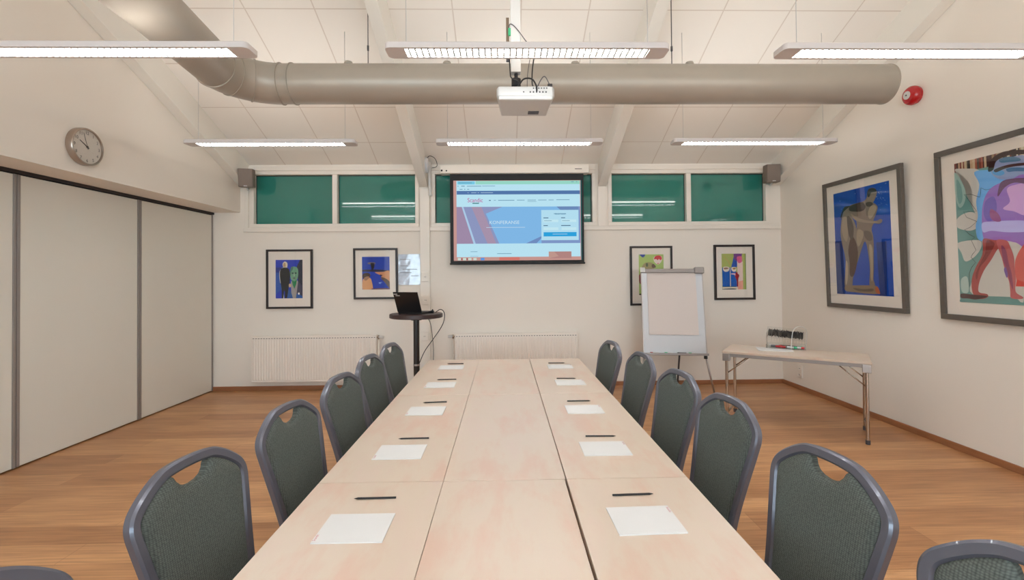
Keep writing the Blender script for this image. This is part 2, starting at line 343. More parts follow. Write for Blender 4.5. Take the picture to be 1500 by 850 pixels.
SCREEN_E = 0.68
ART = {
'statue': [((170,200,225),0,[(.124,.082),(.131,.08),(.137,.084),(.13,.086)]),
 ((170,200,225),0,[(.619,.071),(.624,.07),(.628,.072),(.623,.074)]),
 ((170,200,225),0,[(.52,.091),(.526,.089),(.531,.092),(.525,.094)]),
 ((170,200,225),0,[(.147,.164),(.152,.162),(.157,.165),(.152,.167)]),
 ((170,200,225),0,[(.454,.292),(.46,.29),(.465,.293),(.459,.295)]),
 ((170,200,225),0,[(.936,.198),(.941,.196),(.945,.199),(.941,.201)]),
 ((170,200,225),0,[(.715,.177),(.718,.176),(.72,.178),(.717,.179)]),
 ((170,200,225),0,[(.951,.206),(.955,.205),(.958,.207),(.954,.208)]),
 ((170,200,225),0,[(.871,.329),(.875,.327),(.879,.33),(.875,.332)]),
 ((170,200,225),0,[(.791,.063),(.796,.062),(.801,.065),(.796,.067)]),
 ((170,200,225),0,[(.423,.045),(.429,.043),(.434,.046),(.428,.048)]),
 ((170,200,225),0,[(.919,.161),(.923,.159),(.928,.162),(.923,.164)]),
 ((170,200,225),0,[(.317,.357),(.323,.355),(.328,.358),(.322,.361)]),
 ((170,200,225),0,[(.232,.395),(.238,.393),(.243,.396),(.237,.398)]),
 ((170,200,225),0,[(.679,.423),(.683,.422),(.687,.424),(.683,.426)]),
 ((170,200,225),0,[(.745,.456),(.748,.455),(.751,.456),(.748,.458)]),
 ((170,200,225),0,[(.843,.238),(.847,.236),(.851,.239),(.847,.241)]),
 ((170,200,225),0,[(.166,.323),(.17,.321),(.174,.324),(.17,.325)]),
 ((170,200,225),0,[(.866,.186),(.87,.184),(.874,.187),(.87,.189)]),
 ((170,200,225),0,[(.425,.302),(.429,.301),(.432,.303),(.428,.304)]),
 ((170,200,225),0,[(.197,.35),(.203,.348),(.209,.351),(.202,.354)]),
 ((170,200,225),0,[(.569,.464),(.573,.463),(.576,.465),(.573,.466)]),
 ((170,200,225),0,[(.851,.135),(.857,.133),(.863,.137),(.857,.139)]),
 ((170,200,225),0,[(.633,.318),(.639,.315),(.645,.319),(.639,.322)]),
 ((170,200,225),0,[(.774,.416),(.777,.415),(.779,.417),(.776,.418)]),
 ((170,200,225),0,[(.421,.042),(.424,.04),(.428,.043),(.424,.044)]),
 ((170,200,225),0,[(.228,.409),(.232,.408),(.235,.41),(.231,.411)]),
 ((170,200,225),0,[(.327,.234),(.334,.231),(.339,.235),(.333,.237)]),
 ((170,200,225),0,[(.929,.391),(.932,.389),(.935,.391),(.931,.393)]),
 ((170,200,225),0,[(.559,.359),(.562,.358),(.565,.36),(.562,.361)]),
 ((170,200,225),0,[(.749,.134),(.754,.133),(.758,.136),(.753,.137)]),
 ((170,200,225),0,[(.771,.067),(.776,.065),(.78,.068),(.775,.069)]),
 ((170,200,225),0,[(.865,.041),(.869,.039),(.873,.042),(.869,.043)]),
 ((170,200,225),0,[(.811,.135),(.816,.134),(.82,.136),(.816,.138)]),
 ((170,200,225),0,[(.836,.075),(.838,.074),(.841,.076),(.838,.077)]),
 ((170,200,225),0,[(.794,.117),(.799,.115),(.804,.118),(.799,.12)]),
 ((170,200,225),0,[(.826,.082),(.831,.08),(.837,.084),(.831,.086)]),
 ((170,200,225),0,[(.825,.192),(.829,.191),(.832,.193),(.828,.195)]),
 ((170,200,225),0,[(.936,.018),(.941,.017),(.945,.02),(.94,.021)]),
 ((170,200,225),0,[(.766,.102),(.772,.1),(.777,.103),(.771,.105)]),
 ((170,200,225),0,[(.901,.14),(.906,.138),(.91,.141),(.905,.143)]),
 ((170,200,225),0,[(.744,.043),(.748,.042),(.751,.044),(.747,.045)]),
 ((170,200,225),0,[(.859,.175),(.862,.174),(.865,.176),(.862,.178)]),
 ((170,200,225),0,[(.874,.1),(.878,.098),(.883,.101),(.878,.102)]),
 ((170,200,225),0,[(.868,.149),(.872,.147),(.876,.15),(.872,.151)]),
 ((170,200,225),0,[(.806,.051),(.809,.05),(.811,.051),(.809,.053)]),
 ((170,200,225),0,[(.868,.08),(.872,.078),(.875,.081),(.871,.082)]),
 ((170,200,225),0,[(.857,.062),(.86,.061),(.863,.063),(.86,.064)]),
 ((170,200,225),0,[(.845,.191),(.848,.19),(.851,.192),(.848,.193)]),
 ((170,200,225),0,[(.779,.032),(.782,.031),(.785,.033),(.782,.034)]),
 ((170,200,225),0,[(.855,.126),(.858,.125),(.86,.126),(.857,.128)]),
 ((170,200,225),0,[(.84,.094),(.846,.091),(.851,.095),(.845,.097)]),
 ((170,200,225),0,[(.697,.051),(.703,.049),(.709,.053),(.703,.055)]),
 ((170,200,225),0,[(.759,.059),(.762,.057),(.765,.059),(.762,.061)]),
 ((170,200,225),0,[(.787,.118),(.792,.116),(.796,.119),(.791,.12)]),
 ((170,200,225),0,[(.802,.118),(.806,.116),(.81,.119),(.806,.12)]),
 ((170,200,225),0,[(.951,.018),(.955,.016),(.96,.02),(.955,.021)]),
 ((170,200,225),0,[(.778,.086),(.783,.085),(.788,.088),(.783,.09)]),
 ((170,200,225),0,[(.894,.138),(.899,.136),(.904,.139),(.899,.141)]),
 ((170,200,225),0,[(.939,.09),(.943,.088),(.947,.091),(.942,.093)]),
 ((30,52,112),0,[(-.004,.477),(.15,.48),(.16,.679),(.157,1.002),(.0,1.0)]),
 ((30,52,112),0,[(.76,.522),(.926,.521),(.896,.998),(.786,.999)]),
 ((122,110,98),1,[(.294,.159),(.218,.181),(.158,.257),(.122,.383),(.137,.494),(.177,.588),(.197,.68),(.182,.79),(.157,.891),(.179,.928),(.26,.928),(.288,.864),(.343,.82),(.377,.686),(.423,.582),(.467,.479),(.44,.406),(.412,.334),(.372,.277),(.331,.22)]),
 ((118,104,92),1,[(.638,.089),(.648,.056),(.67,.033),(.722,.028),(.784,.043),(.806,.076),(.794,.108),(.762,.142),(.741,.163),(.778,.181),(.807,.207),(.797,.241),(.755,.292),(.733,.324),(.799,.328),(.831,.319),(.864,.324),(.871,.346),(.818,.361),(.75,.35),(.717,.363),(.694,.4),(.714,.461),(.719,.545),(.71,.647),(.703,.765),(.689,.85),(.709,.905),(.633,.922),(.617,.884),(.635,.764),(.625,.66),(.597,.538),(.566,.506),(.522,.552),(.474,.619),(.426,.688),(.362,.775),(.322,.856),(.305,.919),(.247,.919),(.285,.792),(.313,.684),(.356,.614),(.393,.527),(.419,.44),(.433,.371),(.435,.309),(.39,.264),(.323,.228),(.276,.193),(.312,.152),(.403,.139),(.558,.135),(.616,.118)]),
 ((74,50,40),1,[(.322,.451),(.388,.473),(.436,.582),(.419,.688),(.347,.815),(.272,.813),(.274,.683),(.259,.574)]),
 ((58,48,44),1,[(.323,.155),(.437,.142),(.557,.139),(.609,.193),(.533,.222),(.413,.214),(.312,.194)]),
 ((36,28,26),1,[(.647,.073),(.666,.036),(.722,.03),(.784,.045),(.804,.068),(.762,.072),(.711,.072),(.683,.102),(.657,.103)]),
 ((70,58,50),1,[(.678,.149),(.734,.169),(.7,.192),(.63,.185),(.612,.155)]),
 ((140,124,106),1,[(.334,.224),(.442,.269),(.592,.308),(.72,.329),(.813,.343),(.744,.348),(.556,.328),(.405,.291)]),
 ((152,136,116),1,[(.694,.192),(.771,.19),(.789,.224),(.738,.274),(.671,.304),(.643,.251)]),
 ((148,132,110),1,[(.455,.386),(.548,.414),(.528,.482),(.454,.545),(.422,.476)]),
 ((92,78,66),1,[(.569,.407),(.673,.424),(.699,.493),(.627,.499),(.571,.459)]),
 ((160,142,118),1,[(.642,.541),(.692,.561),(.696,.663),(.69,.765),(.671,.867),(.645,.833),(.648,.695)]),
 ((146,130,110),1,[(.18,.259),(.248,.251),(.274,.358),(.246,.483),(.19,.461),(.15,.366)]),
 ((76,64,54),1,[(.266,.249),(.336,.274),(.38,.366),(.352,.471),(.294,.449),(.266,.357)]),
 ((168,150,126),1,[(.204,.681),(.239,.7),(.234,.827),(.192,.91),(.182,.827)]),
 ((128,108,84),1,[(.173,.919),(.327,.912),(.667,.908),(.749,.919),(.773,.973),(.66,.986),(.32,.976),(.175,.967)]),
 ((92,76,60),1,[(.324,.937),(.532,.945),(.665,.936),(.662,.962),(.427,.965)]),
 ((170,88,50),1,[(.71,.936),(.756,.919),(.791,.979),(.732,.975)]),
 ((34,28,26),1,[(.221,.151),(.33,.152),(.255,.176),(.186,.205),(.15,.257),(.138,.233),(.18,.186)])],
'mural': [((120,60,50),0,[(.0,.0),(.025,.0),(.025,.075),(.0,.075)]),
 ((70,40,36),0,[(.025,.0),(.045,.0),(.045,.075),(.025,.075)]),
 ((180,150,120),0,[(.045,.0),(.062,.0),(.062,.075),(.045,.075)]),
 ((120,60,50),0,[(.062,.0),(.08,.0),(.08,.075),(.062,.075)]),
 ((190,170,140),0,[(.08,.0),(.098,.0),(.098,.075),(.08,.075)]),
 ((120,60,50),0,[(.098,.0),(.111,.0),(.111,.075),(.098,.075)]),
 ((190,170,140),0,[(.111,.0),(.139,.0),(.139,.075),(.111,.075)]),
 ((90,80,70),0,[(.139,.0),(.155,.0),(.155,.075),(.139,.075)]),
 ((60,50,48),0,[(.155,.0),(.174,.0),(.174,.075),(.155,.075)]),
 ((180,150,120),0,[(.174,.0),(.2,.0),(.2,.075),(.174,.075)]),
 ((190,170,140),0,[(.2,.0),(.226,.0),(.226,.075),(.2,.075)]),
 ((160,90,70),0,[(.226,.0),(.246,.0),(.246,.075),(.226,.075)]),
 ((90,80,70),0,[(.246,.0),(.268,.0),(.268,.075),(.246,.075)]),
 ((120,60,50),0,[(.268,.0),(.289,.0),(.289,.075),(.268,.075)]),
 ((160,90,70),0,[(.289,.0),(.306,.0),(.306,.075),(.289,.075)]),
 ((70,40,36),0,[(.306,.0),(.319,.0),(.319,.075),(.306,.075)]),
 ((190,170,140),0,[(.319,.0),(.342,.0),(.342,.075),(.319,.075)]),
 ((70,40,36),0,[(.342,.0),(.357,.0),(.357,.075),(.342,.075)]),
 ((70,40,36),0,[(.357,.0),(.384,.0),(.384,.075),(.357,.075)]),
 ((70,40,36),0,[(.384,.0),(.396,.0),(.396,.075),(.384,.075)]),
 ((150,120,90),0,[(.396,.0),(.419,.0),(.419,.075),(.396,.075)]),
 ((120,60,50),0,[(.419,.0),(.439,.0),(.439,.075),(.419,.075)]),
 ((180,150,120),0,[(.439,.0),(.458,.0),(.458,.075),(.439,.075)]),
 ((190,170,140),0,[(.458,.0),(.475,.0),(.475,.075),(.458,.075)]),
 ((190,170,140),0,[(.475,.0),(.5,.0),(.5,.075),(.475,.075)]),
 ((60,50,48),0,[(.5,.0),(.515,.0),(.515,.075),(.5,.075)]),
 ((90,80,70),0,[(.515,.0),(.538,.0),(.538,.075),(.515,.075)]),
 ((205,195,170),0,[(.538,.0),(.563,.0),(.563,.075),(.538,.075)]),
 ((120,60,50),0,[(.563,.0),(.578,.0),(.578,.075),(.563,.075)]),
 ((60,50,48),0,[(.578,.0),(.603,.0),(.603,.075),(.578,.075)]),
 ((60,50,48),0,[(.603,.0),(.623,.0),(.623,.075),(.603,.075)]),
 ((205,195,170),0,[(.623,.0),(.639,.0),(.639,.075),(.623,.075)]),
 ((60,50,48),0,[(.639,.0),(.651,.0),(.651,.075),(.639,.075)]),
 ((180,150,120),0,[(.651,.0),(.665,.0),(.665,.075),(.651,.075)]),
 ((205,195,170),0,[(.665,.0),(.69,.0),(.69,.075),(.665,.075)]),
 ((160,90,70),0,[(.69,.0),(.717,.0),(.717,.075),(.69,.075)]),
 ((190,170,140),0,[(.717,.0),(.736,.0),(.736,.075),(.717,.075)]),
 ((180,150,120),0,[(.736,.0),(.757,.0),(.757,.075),(.736,.075)]),
 ((60,50,48),0,[(.757,.0),(.773,.0),(.773,.075),(.757,.075)]),
 ((150,120,90),0,[(.773,.0),(.795,.0),(.795,.075),(.773,.075)]),
 ((90,80,70),0,[(.795,.0),(.818,.0),(.818,.075),(.795,.075)]),
 ((205,195,170),0,[(.818,.0),(.834,.0),(.834,.075),(.818,.075)]),
 ((90,80,70),0,[(.834,.0),(.856,.0),(.856,.075),(.834,.075)]),
 ((120,60,50),0,[(.856,.0),(.879,.0),(.879,.075),(.856,.075)]),
 ((180,150,120),0,[(.879,.0),(.901,.0),(.901,.075),(.879,.075)]),
 ((160,90,70),0,[(.901,.0),(.926,.0),(.926,.075),(.901,.075)]),
 ((190,170,140),0,[(.926,.0),(.941,.0),(.941,.075),(.926,.075)]),
 ((160,90,70),0,[(.941,.0),(.966,.0),(.966,.075),(.941,.075)]),
 ((120,60,50),0,[(.966,.0),(.984,.0),(.984,.075),(.966,.075)]),
 ((196,192,184),1,[(.008,.043),(.129,.054),(.267,.085),(.325,.191),(.318,.272),(.283,.37),(.272,.469),(.279,.569),(.271,.67),(.189,.749),(.145,.837),(.142,.94),(.532,.949),(.63,.968),(.642,.588),(.477,.564),(.361,.574),(.283,.469),(.22,.397),(.188,.309),(.181,.206),(.126,.121)]),
 ((196,192,184),1,[(.005,.406),(.079,.371),(.184,.367),(.258,.421),(.278,.478),(.217,.482),(.141,.494),(.013,.464)]),
 ((196,192,184),1,[(.005,.574),(.228,.564),(.256,.611),(.187,.675),(.082,.709),(.043,.648)]),
 ((150,178,170),1,[(0,.068),(.06,.112),(.118,.216),(.094,.299),(.04,.32),(.005,.237)]),
 ((120,156,150),1,[(.026,.116),(.072,.175),(.079,.263),(.042,.294),(.021,.221)]),
 ((170,190,182),1,[(.024,.838),(.094,.82),(.101,.924),(.027,.925)]),
 ((108,165,218),1,[(.217,.092),(.352,.095),(.49,.116),(.655,.135),(.651,.249),(.487,.212),(.348,.26),(.297,.337),(.289,.436),(.285,.567),(.22,.549),(.208,.464),(.235,.398),(.224,.296),(.264,.183)]),
 ((140,150,186),1,[(.389,.101),(.447,.045),(.558,.048),(.706,.065),(.702,.225),(.576,.195),(.466,.174),(.403,.138)]),
 ((92,150,200),1,[(.404,.112),(.49,.12),(.511,.144),(.467,.151),(.408,.133)]),
 ((66,96,140),1,[(.53,.116),(.6,.117),(.705,.137),(.703,.155),(.6,.142),(.545,.138)]),
 ((52,28,26),1,[(.358,.106),(.377,.049),(.42,.018),(.494,.002),(.593,.006),(.707,.024),(.707,.049),(.581,.032),(.493,.037),(.435,.056),(.408,.103)]),
 ((80,120,150),1,[(.47,.042),(.56,.041),(.644,.062),(.656,.083),(.558,.076),(.483,.067)]),
 ((70,40,40),1,[(.417,.105),(.491,.094),(.58,.092),(.705,.103),(.705,.118),(.6,.111),(.513,.113),(.434,.124)]),
 ((150,106,180),1,[(.702,.203),(.576,.189),(.489,.196),(.384,.219),(.318,.272),(.282,.353),(.272,.469),(.29,.567),(.389,.594),(.477,.579),(.585,.598),(.69,.609)]),
 ((110,60,90),1,[(.489,.19),(.577,.186),(.702,.201),(.701,.234),(.597,.214),(.509,.234),(.44,.287),(.454,.224)]),
 ((206,160,206),1,[(.526,.249),(.597,.229),(.701,.249),(.695,.425),(.581,.397),(.483,.371),(.55,.331)]),
 ((120,90,170),1,[(.317,.306),(.399,.282),(.427,.35),(.393,.429),(.33,.44),(.295,.387)]),
 ((186,176,222),1,[(.278,.449),(.393,.448),(.525,.452),(.694,.471),(.693,.53),(.522,.528),(.364,.508),(.282,.513)]),
 ((150,78,120),1,[(.368,.361),(.436,.399),(.458,.45),(.393,.445),(.357,.409)]),
 ((156,72,66),1,[(.281,.557),(.389,.572),(.477,.576),(.452,.611),(.405,.644),(.348,.705),(.274,.773),(.221,.853),(.209,.922),(.293,.936),(.297,.956),(.24,.971),(.183,.966),(.142,.923),(.141,.837),(.189,.752),(.256,.677),(.272,.62)]),
 ((122,50,48),1,[(.314,.571),(.389,.592),(.36,.639),(.299,.703),(.235,.753),(.196,.837),(.183,.803),(.226,.736),(.291,.654)]),
 ((178,92,92),1,[(.412,.573),(.503,.581),(.533,.622),(.561,.686),(.565,.757),(.57,.835),(.564,.914),(.626,.946),(.609,.959),(.522,.956),(.515,.915),(.509,.852),(.475,.772),(.45,.691),(.42,.625)]),
 ((140,70,96),1,[(.452,.611),(.493,.644),(.511,.724),(.536,.804),(.542,.898),(.521,.867),(.497,.788),(.463,.708)]),
 ((196,92,82),1,[(.573,.713),(.631,.634),(.69,.613),(.683,.835),(.591,.853),(.569,.804)]),
 ((112,84,150),1,[(.466,.772),(.485,.755),(.501,.804),(.487,.823)]),
 ((196,60,44),0,[(.579,.835),(.682,.862),(.682,.88),(.566,.879)]),
 ((70,38,34),1,[(.02,.94),(.14,.943),(.266,.947),(.291,.956),(.177,.977),(.099,.972),(.02,.971)]),
 ((100,142,136),1,[(.019,.982),(.227,.975),(.325,.961),(.464,.97),(.679,.987),(.678,1),(.019,1)]),
 ((30,34,40),0,[(.376,.226),(.325,.226),(.323,.228),(.377,.228)]),
 ((30,34,40),0,[(.325,.226),(.279,.207),(.282,.21),(.323,.228)]),
 ((30,34,40),0,[(.279,.207),(.272,.243),(.277,.244),(.282,.21)]),
 ((30,34,40),0,[(.272,.243),(.264,.269),(.264,.272),(.277,.244)]),
 ((30,34,40),0,[(.264,.269),(.174,.238),(.174,.241),(.264,.272)]),
 ((30,34,40),0,[(.174,.238),(.102,.234),(.107,.236),(.174,.241)]),
 ((30,34,40),0,[(.102,.234),(.158,.29),(.162,.289),(.107,.236)]),
 ((30,34,40),0,[(.158,.29),(.224,.363),(.228,.364),(.162,.289)]),
 ((30,34,40),0,[(.224,.363),(.145,.355),(.145,.358),(.228,.364)]),
 ((30,34,40),0,[(.145,.355),(.086,.354),(.09,.355),(.145,.358)]),
 ((30,34,40),0,[(.086,.354),(.117,.398),(.119,.396),(.09,.355)]),
 ((30,34,40),0,[(.117,.398),(.221,.435),(.227,.434),(.119,.396)]),
 ((30,34,40),0,[(.221,.435),(.153,.468),(.156,.47),(.227,.434)]),
 ((30,34,40),0,[(.153,.468),(.089,.483),(.094,.484),(.156,.47)]),
 ((30,34,40),0,[(.089,.483),(.138,.521),(.141,.518),(.094,.484)]),
 ((30,34,40),0,[(.138,.521),(.191,.541),(.196,.541),(.141,.518)]),
 ((30,34,40),0,[(.191,.541),(.157,.564),(.161,.564),(.196,.541)]),
 ((30,34,40),0,[(.157,.564),(.201,.634),(.205,.633),(.161,.564)]),
 ((30,34,40),0,[(.201,.634),(.165,.656),(.168,.659),(.205,.633)]),
 ((30,34,40),0,[(.165,.656),(.144,.68),(.148,.679),(.168,.659)]),
 ((30,34,40),0,[(.144,.68),(.191,.719),(.195,.719),(.148,.679)]),
 ((30,34,40),0,[(.191,.719),(.146,.751),(.15,.753),(.195,.719)]),
 ((30,34,40),0,[(.146,.751),(.118,.794),(.123,.795),(.15,.753)]),
 ((30,34,40),0,[(.118,.794),(.113,.889),(.118,.889),(.123,.795)])],
'man': [((22,40,120),0,[(.0,.194),(.236,.194),(.236,.33),(.0,.33)]),
 ((30,78,160),0,[(.0,.33),(.22,.33),(.22,.767),(.0,.899)]),
 ((24,28,50),0,[(.912,.0),(1.0,.0),(1.0,.722),(.833,.568),(.786,.172)]),
 ((52,48,74),0,[(.833,.568),(1.0,.678),(1.0,1.0),(.755,1.0)]),
 ((28,80,150),0,[(.44,.767),(1.0,.943),(1.0,1.0),(.44,1.0)]),
 ((206,200,184),1,[(.321,.048),(.377,.048),(.434,.084),(.44,.161),(.409,.207),(.321,.203),(.267,.161),(.264,.093)]),
 ((180,150,110),1,[(.308,.084),(.362,.088),(.377,.172),(.321,.189),(.283,.15)]),
 ((196,196,190),1,[(.283,.194),(.173,.26),(.135,.37),(.167,.59),(.201,.634),(.239,.943),(.264,1.0),(.314,1.0),(.252,.634),(.22,.414),(.314,.238)]),
 ((10,12,18),1,[(.289,.203),(.409,.203),(.497,.249),(.535,.37),(.528,.59),(.497,.656),(.456,.855),(.415,.996),(.352,.996),(.34,.833),(.308,.811),(.283,.996),(.23,.996),(.22,.767),(.195,.634),(.164,.458),(.164,.304),(.204,.233)]),
 ((104,150,120),1,[(.582,.205),(.667,.176),(.77,.189),(.83,.249),(.843,.37),(.802,.502),(.708,.564),(.604,.546),(.553,.458),(.535,.326)]),
 ((70,112,92),1,[(.572,.194),(.66,.194),(.629,.26),(.582,.304),(.566,.414),(.541,.37)]),
 ((40,60,60),1,[(.604,.335),(.66,.33),(.667,.361),(.61,.366)]),
 ((40,60,60),1,[(.717,.33),(.78,.335),(.774,.361),(.723,.361)]),
 ((150,170,150),1,[(.679,.352),(.704,.357),(.711,.423),(.673,.423)]),
 ((90,60,70),1,[(.648,.467),(.73,.467),(.704,.489),(.667,.489)]),
 ((150,144,140),0,[(.566,.568),(.613,.546),(.692,.767),(.786,.524),(.833,.568),(.755,1.0),(.645,1.0),(.582,.855)]),
 ((20,120,70),0,[(.604,.529),(.708,.564),(.792,.515),(.761,.634),(.698,.749),(.635,.656)]),
 ((190,160,130),1,[(.497,.63),(.56,.621),(.572,.689),(.519,.718),(.491,.678)]),
 ((225,225,225),1,[(.833,.859),(.881,.855),(.89,.899),(.84,.903)])],
'coast': [((20,60,165),0,[(.0,.392),(1.0,.392),(1.0,1.0),(.0,1.0)]),
 ((40,40,60),0,[(.0,.397),(.505,.386),(1.0,.414),(1.0,.452),(.505,.463),(.0,.447)]),
 ((110,100,100),1,[(.201,.189),(.297,.167),(.457,.173),(.489,.214),(.393,.233),(.233,.222)]),
 ((30,26,34),1,[(.313,.2),(.425,.2),(.457,.255),(.409,.392),(.361,.397),(.329,.31)]),
 ((196,140,100),1,[(.473,.474),(.76,.463),(1.0,.452),(1.0,.912),(.92,.83),(.792,.721),(.728,.638),(.649,.562),(.537,.515)]),
 ((90,70,60),1,[(.665,.638),(.824,.652),(1.0,.775),(1.0,.967),(.904,.885),(.808,.775)]),
 ((204,150,106),1,[(.026,.693),(.185,.638),(.307,.66),(.345,.748),(.383,.912),(.345,1.0),(.019,1.0)]),
 ((60,44,40),1,[(.026,.529),(.185,.488),(.297,.542),(.265,.638),(.121,.679),(.026,.652)]),
 ((150,110,80),1,[(.089,.625),(.233,.597),(.256,.638),(.153,.721),(.073,.707)]),
 ((150,180,220),0,[(.585,.789),(.735,.775),(.633,.819)]),
 ((120,160,215),0,[(.601,.825),(.703,.816),(.665,.836)]),
 ((110,80,90),0,[(.345,.967),(1.0,.953),(1.0,1.0),(.329,1.0)]),
 ((20,30,60),1,[(.649,.542),(.735,.562),(.696,.595),(.639,.573)])],
'wrestler': [((26,62,150),1,[(.043,.0),(.248,.0),(.241,.042),(.168,.075),(.089,.042)]),
 ((150,138,96),1,[(.195,.237),(.304,.2),(.452,.196),(.584,.237),(.617,.404),(.584,.529),(.518,.592),(.353,.571),(.254,.487),(.228,.362),(.122,.321)]),
 ((84,96,70),1,[(.294,.221),(.36,.217),(.373,.279),(.327,.308),(.287,.275)]),
 ((214,196,190),1,[(.776,.029),(.914,.05),(.941,.133),(.881,.206),(.776,.248),(.667,.212),(.601,.144),(.624,.06)]),
 ((200,50,60),1,[(.657,.054),(.766,.029),(.881,.04),(.934,.102),(.881,.144),(.815,.113),(.766,.144),(.7,.113),(.624,.125)]),
 ((200,60,60),0,[(.733,.217),(.822,.217),(.776,.246)]),
 ((100,80,70),1,[(.525,.258),(.601,.237),(.683,.296),(.65,.331),(.535,.321)]),
 ((128,62,60),1,[(.073,.379),(.139,.346),(.228,.375),(.234,.435),(.215,.475),(.337,.487),(.452,.467),(.459,.496),(.353,.521),(.234,.512),(.248,.613),(.327,.675),(.452,.738),(.452,.821),(.38,.779),(.287,.748),(.254,.8),(.172,.863),(.142,.946),(.083,.946),(.109,.842),(.155,.769),(.056,.727),(.01,.675),(.0,.529),(.05,.471)]),
 ((90,44,44),1,[(.089,.508),(.172,.529),(.188,.633),(.122,.675),(.056,.613)]),
 ((110,60,54),0,[(.287,.875),(.452,.863),(.452,1.0),(.287,1.0)]),
 ((60,44,36),1,[(.007,.971),(.122,.963),(.238,.925),(.261,.988),(.023,1.0)])],
'figures': [((22,86,170),0,[(.013,.388),(.575,.388),(.622,.927),(.019,.927)]),
 ((40,80,165),0,[(.519,.026),(.644,.069),(.637,.371),(.388,.375),(.456,.22)]),
 ((110,60,130),0,[(.497,.0),(.856,.0),(.831,.091),(.637,.112),(.622,.22),(.512,.134)]),
 ((214,190,180),0,[(.637,.22),(.872,.22),(.872,1.0),(.637,1.0),(.644,.435)]),
 ((200,90,130),1,[(.637,.091),(.831,.08),(.841,.22),(.731,.267),(.656,.22)]),
 ((216,150,130),0,[(.669,.78),(.872,.748),(.872,1.0),(.622,1.0)]),
 ((110,130,70),0,[(.963,.0),(1.0,.0),(1.0,1.0),(.981,1.0)]),
 ((214,204,190),1,[(.069,.375),(.184,.362),(.294,.379),(.306,.446),(.247,.496),(.122,.5),(.05,.446)]),
 ((150,110,90),1,[(.081,.401),(.184,.384),(.281,.405),(.216,.431),(.106,.435)]),
 ((214,204,190),1,[(.406,.384),(.544,.375),(.606,.425),(.575,.489),(.481,.504),(.403,.457)]),
 ((160,120,60),1,[(.456,.401),(.559,.397),(.575,.431),(.475,.44)]),
 ((200,190,170),0,[(.331,.392),(.362,.392),(.362,.931),(.331,.931)]),
 ((150,34,40),1,[(.569,.543),(.606,.513),(.644,.522),(.653,.556),(.706,.586),(.719,.629),(.688,.672),(.669,.78),(.656,.92),(.613,.92),(.613,.78),(.575,.694),(.55,.651),(.537,.586)]),
 ((200,170,190),1,[(.381,.554),(.544,.547),(.556,.608),(.481,.586),(.388,.578)]),
 ((206,196,180),0,[(.013,.927),(.653,.927),(.653,1.0),(.013,1.0)]),
 ((20,24,40),1,[(.019,.985),(.231,.974),(.45,.97),(.606,.987),(.419,1.004),(.044,1.004)]),
 ((20,80,60),0,[(.019,.914),(.575,.914),(.575,.931),(.019,.931)]),
 ((184,150,90),1,[(.075,.069),(.094,.069),(.294,.22),(.341,.306),(.325,.317),(.269,.231)])],
'screen': [((184,225,240),0,[(.024,.005),(.995,.005),(.995,.956),(.024,.956)]),
 ((150,212,196),0,[(.174,.005),(.995,.005),(.995,.049),(.174,.049)]),
 ((120,200,225),0,[(.032,.009),(.168,.009),(.168,.049),(.032,.049)]),
 ((84,118,168),0,[(.026,.129),(.995,.129),(.995,.175),(.026,.175)]),
 ((128,182,228),0,[(.024,.329),(.995,.329),(.995,.789),(.024,.789)]),
 ((140,150,190),0,[(.024,.329),(.384,.329),(.253,.415),(.356,.789),(.024,.789)]),
 ((158,138,166),0,[(.024,.329),(.065,.329),(.157,.789),(.024,.789)]),
 ((166,146,170),0,[(.14,.329),(.219,.329),(.242,.424),(.333,.789),(.265,.789)]),
 ((170,200,228),0,[(.064,.329),(.078,.329),(.172,.789),(.155,.789)]),
 ((112,140,190),0,[(.566,.789),(.688,.7),(.688,.725),(.649,.789)]),
 ((108,138,184),0,[(.808,.329),(.995,.329),(.995,.373),(.839,.373)]),
 ((126,150,196),0,[(.981,.329),(.995,.329),(.995,.789),(.688,.789),(.688,.751),(.981,.751)]),
 ((178,220,238),0,[(.688,.373),(.982,.373),(.982,.751),(.688,.751)]),
 ((194,230,240),0,[(.705,.493),(.822,.493),(.822,.525),(.705,.525)]),
 ((194,230,240),0,[(.847,.493),(.964,.493),(.964,.525),(.847,.525)]),
 ((194,230,240),0,[(.705,.591),(.822,.591),(.822,.624),(.705,.624)]),
 ((194,230,240),0,[(.847,.591),(.964,.591),(.964,.624),(.847,.624)]),
 ((46,160,218),0,[(.705,.651),(.965,.651),(.965,.704),(.705,.704)]),
 ((176,132,128),0,[(.744,.893),(.923,.893),(.923,.978),(.744,.978)]),
 ((190,150,140),0,[(.744,.896),(.787,.893),(.822,.951),(.744,.978)]),
 ((210,120,110),0,[(.356,.96),(.515,.96),(.515,.998),(.356,.998)]),
 ((200,215,205),0,[(.031,.965),(.056,.965),(.056,.995),(.031,.995)]),
 ((200,215,205),0,[(.072,.965),(.097,.965),(.097,.995),(.072,.995)]),
 ((200,215,205),0,[(.113,.965),(.138,.965),(.138,.995),(.113,.995)]),
 ((200,215,205),0,[(.153,.965),(.178,.965),(.178,.995),(.153,.995)]),
 ((90,150,225),0,[(.21,.965),(.24,.965),(.24,.996),(.21,.996)]),
 ((150,70,80),0,[(.058,.969),(.067,.969),(.067,.991),(.058,.991)]),
 ((150,70,80),0,[(.099,.969),(.108,.969),(.108,.991),(.099,.991)]),
 ((110,150,175),0,[(.04,.025),(.145,.025),(.145,.033),(.04,.033)]),
 ((110,150,175),0,[(.033,.065),(.04,.065),(.04,.075),(.033,.075)]),
 ((110,150,175),0,[(.062,.065),(.089,.065),(.089,.075),(.062,.075)]),
 ((110,150,175),0,[(.106,.067),(.219,.067),(.219,.075),(.106,.075)]),
 ((110,150,175),0,[(.225,.067),(.327,.067),(.327,.073),(.225,.073)]),
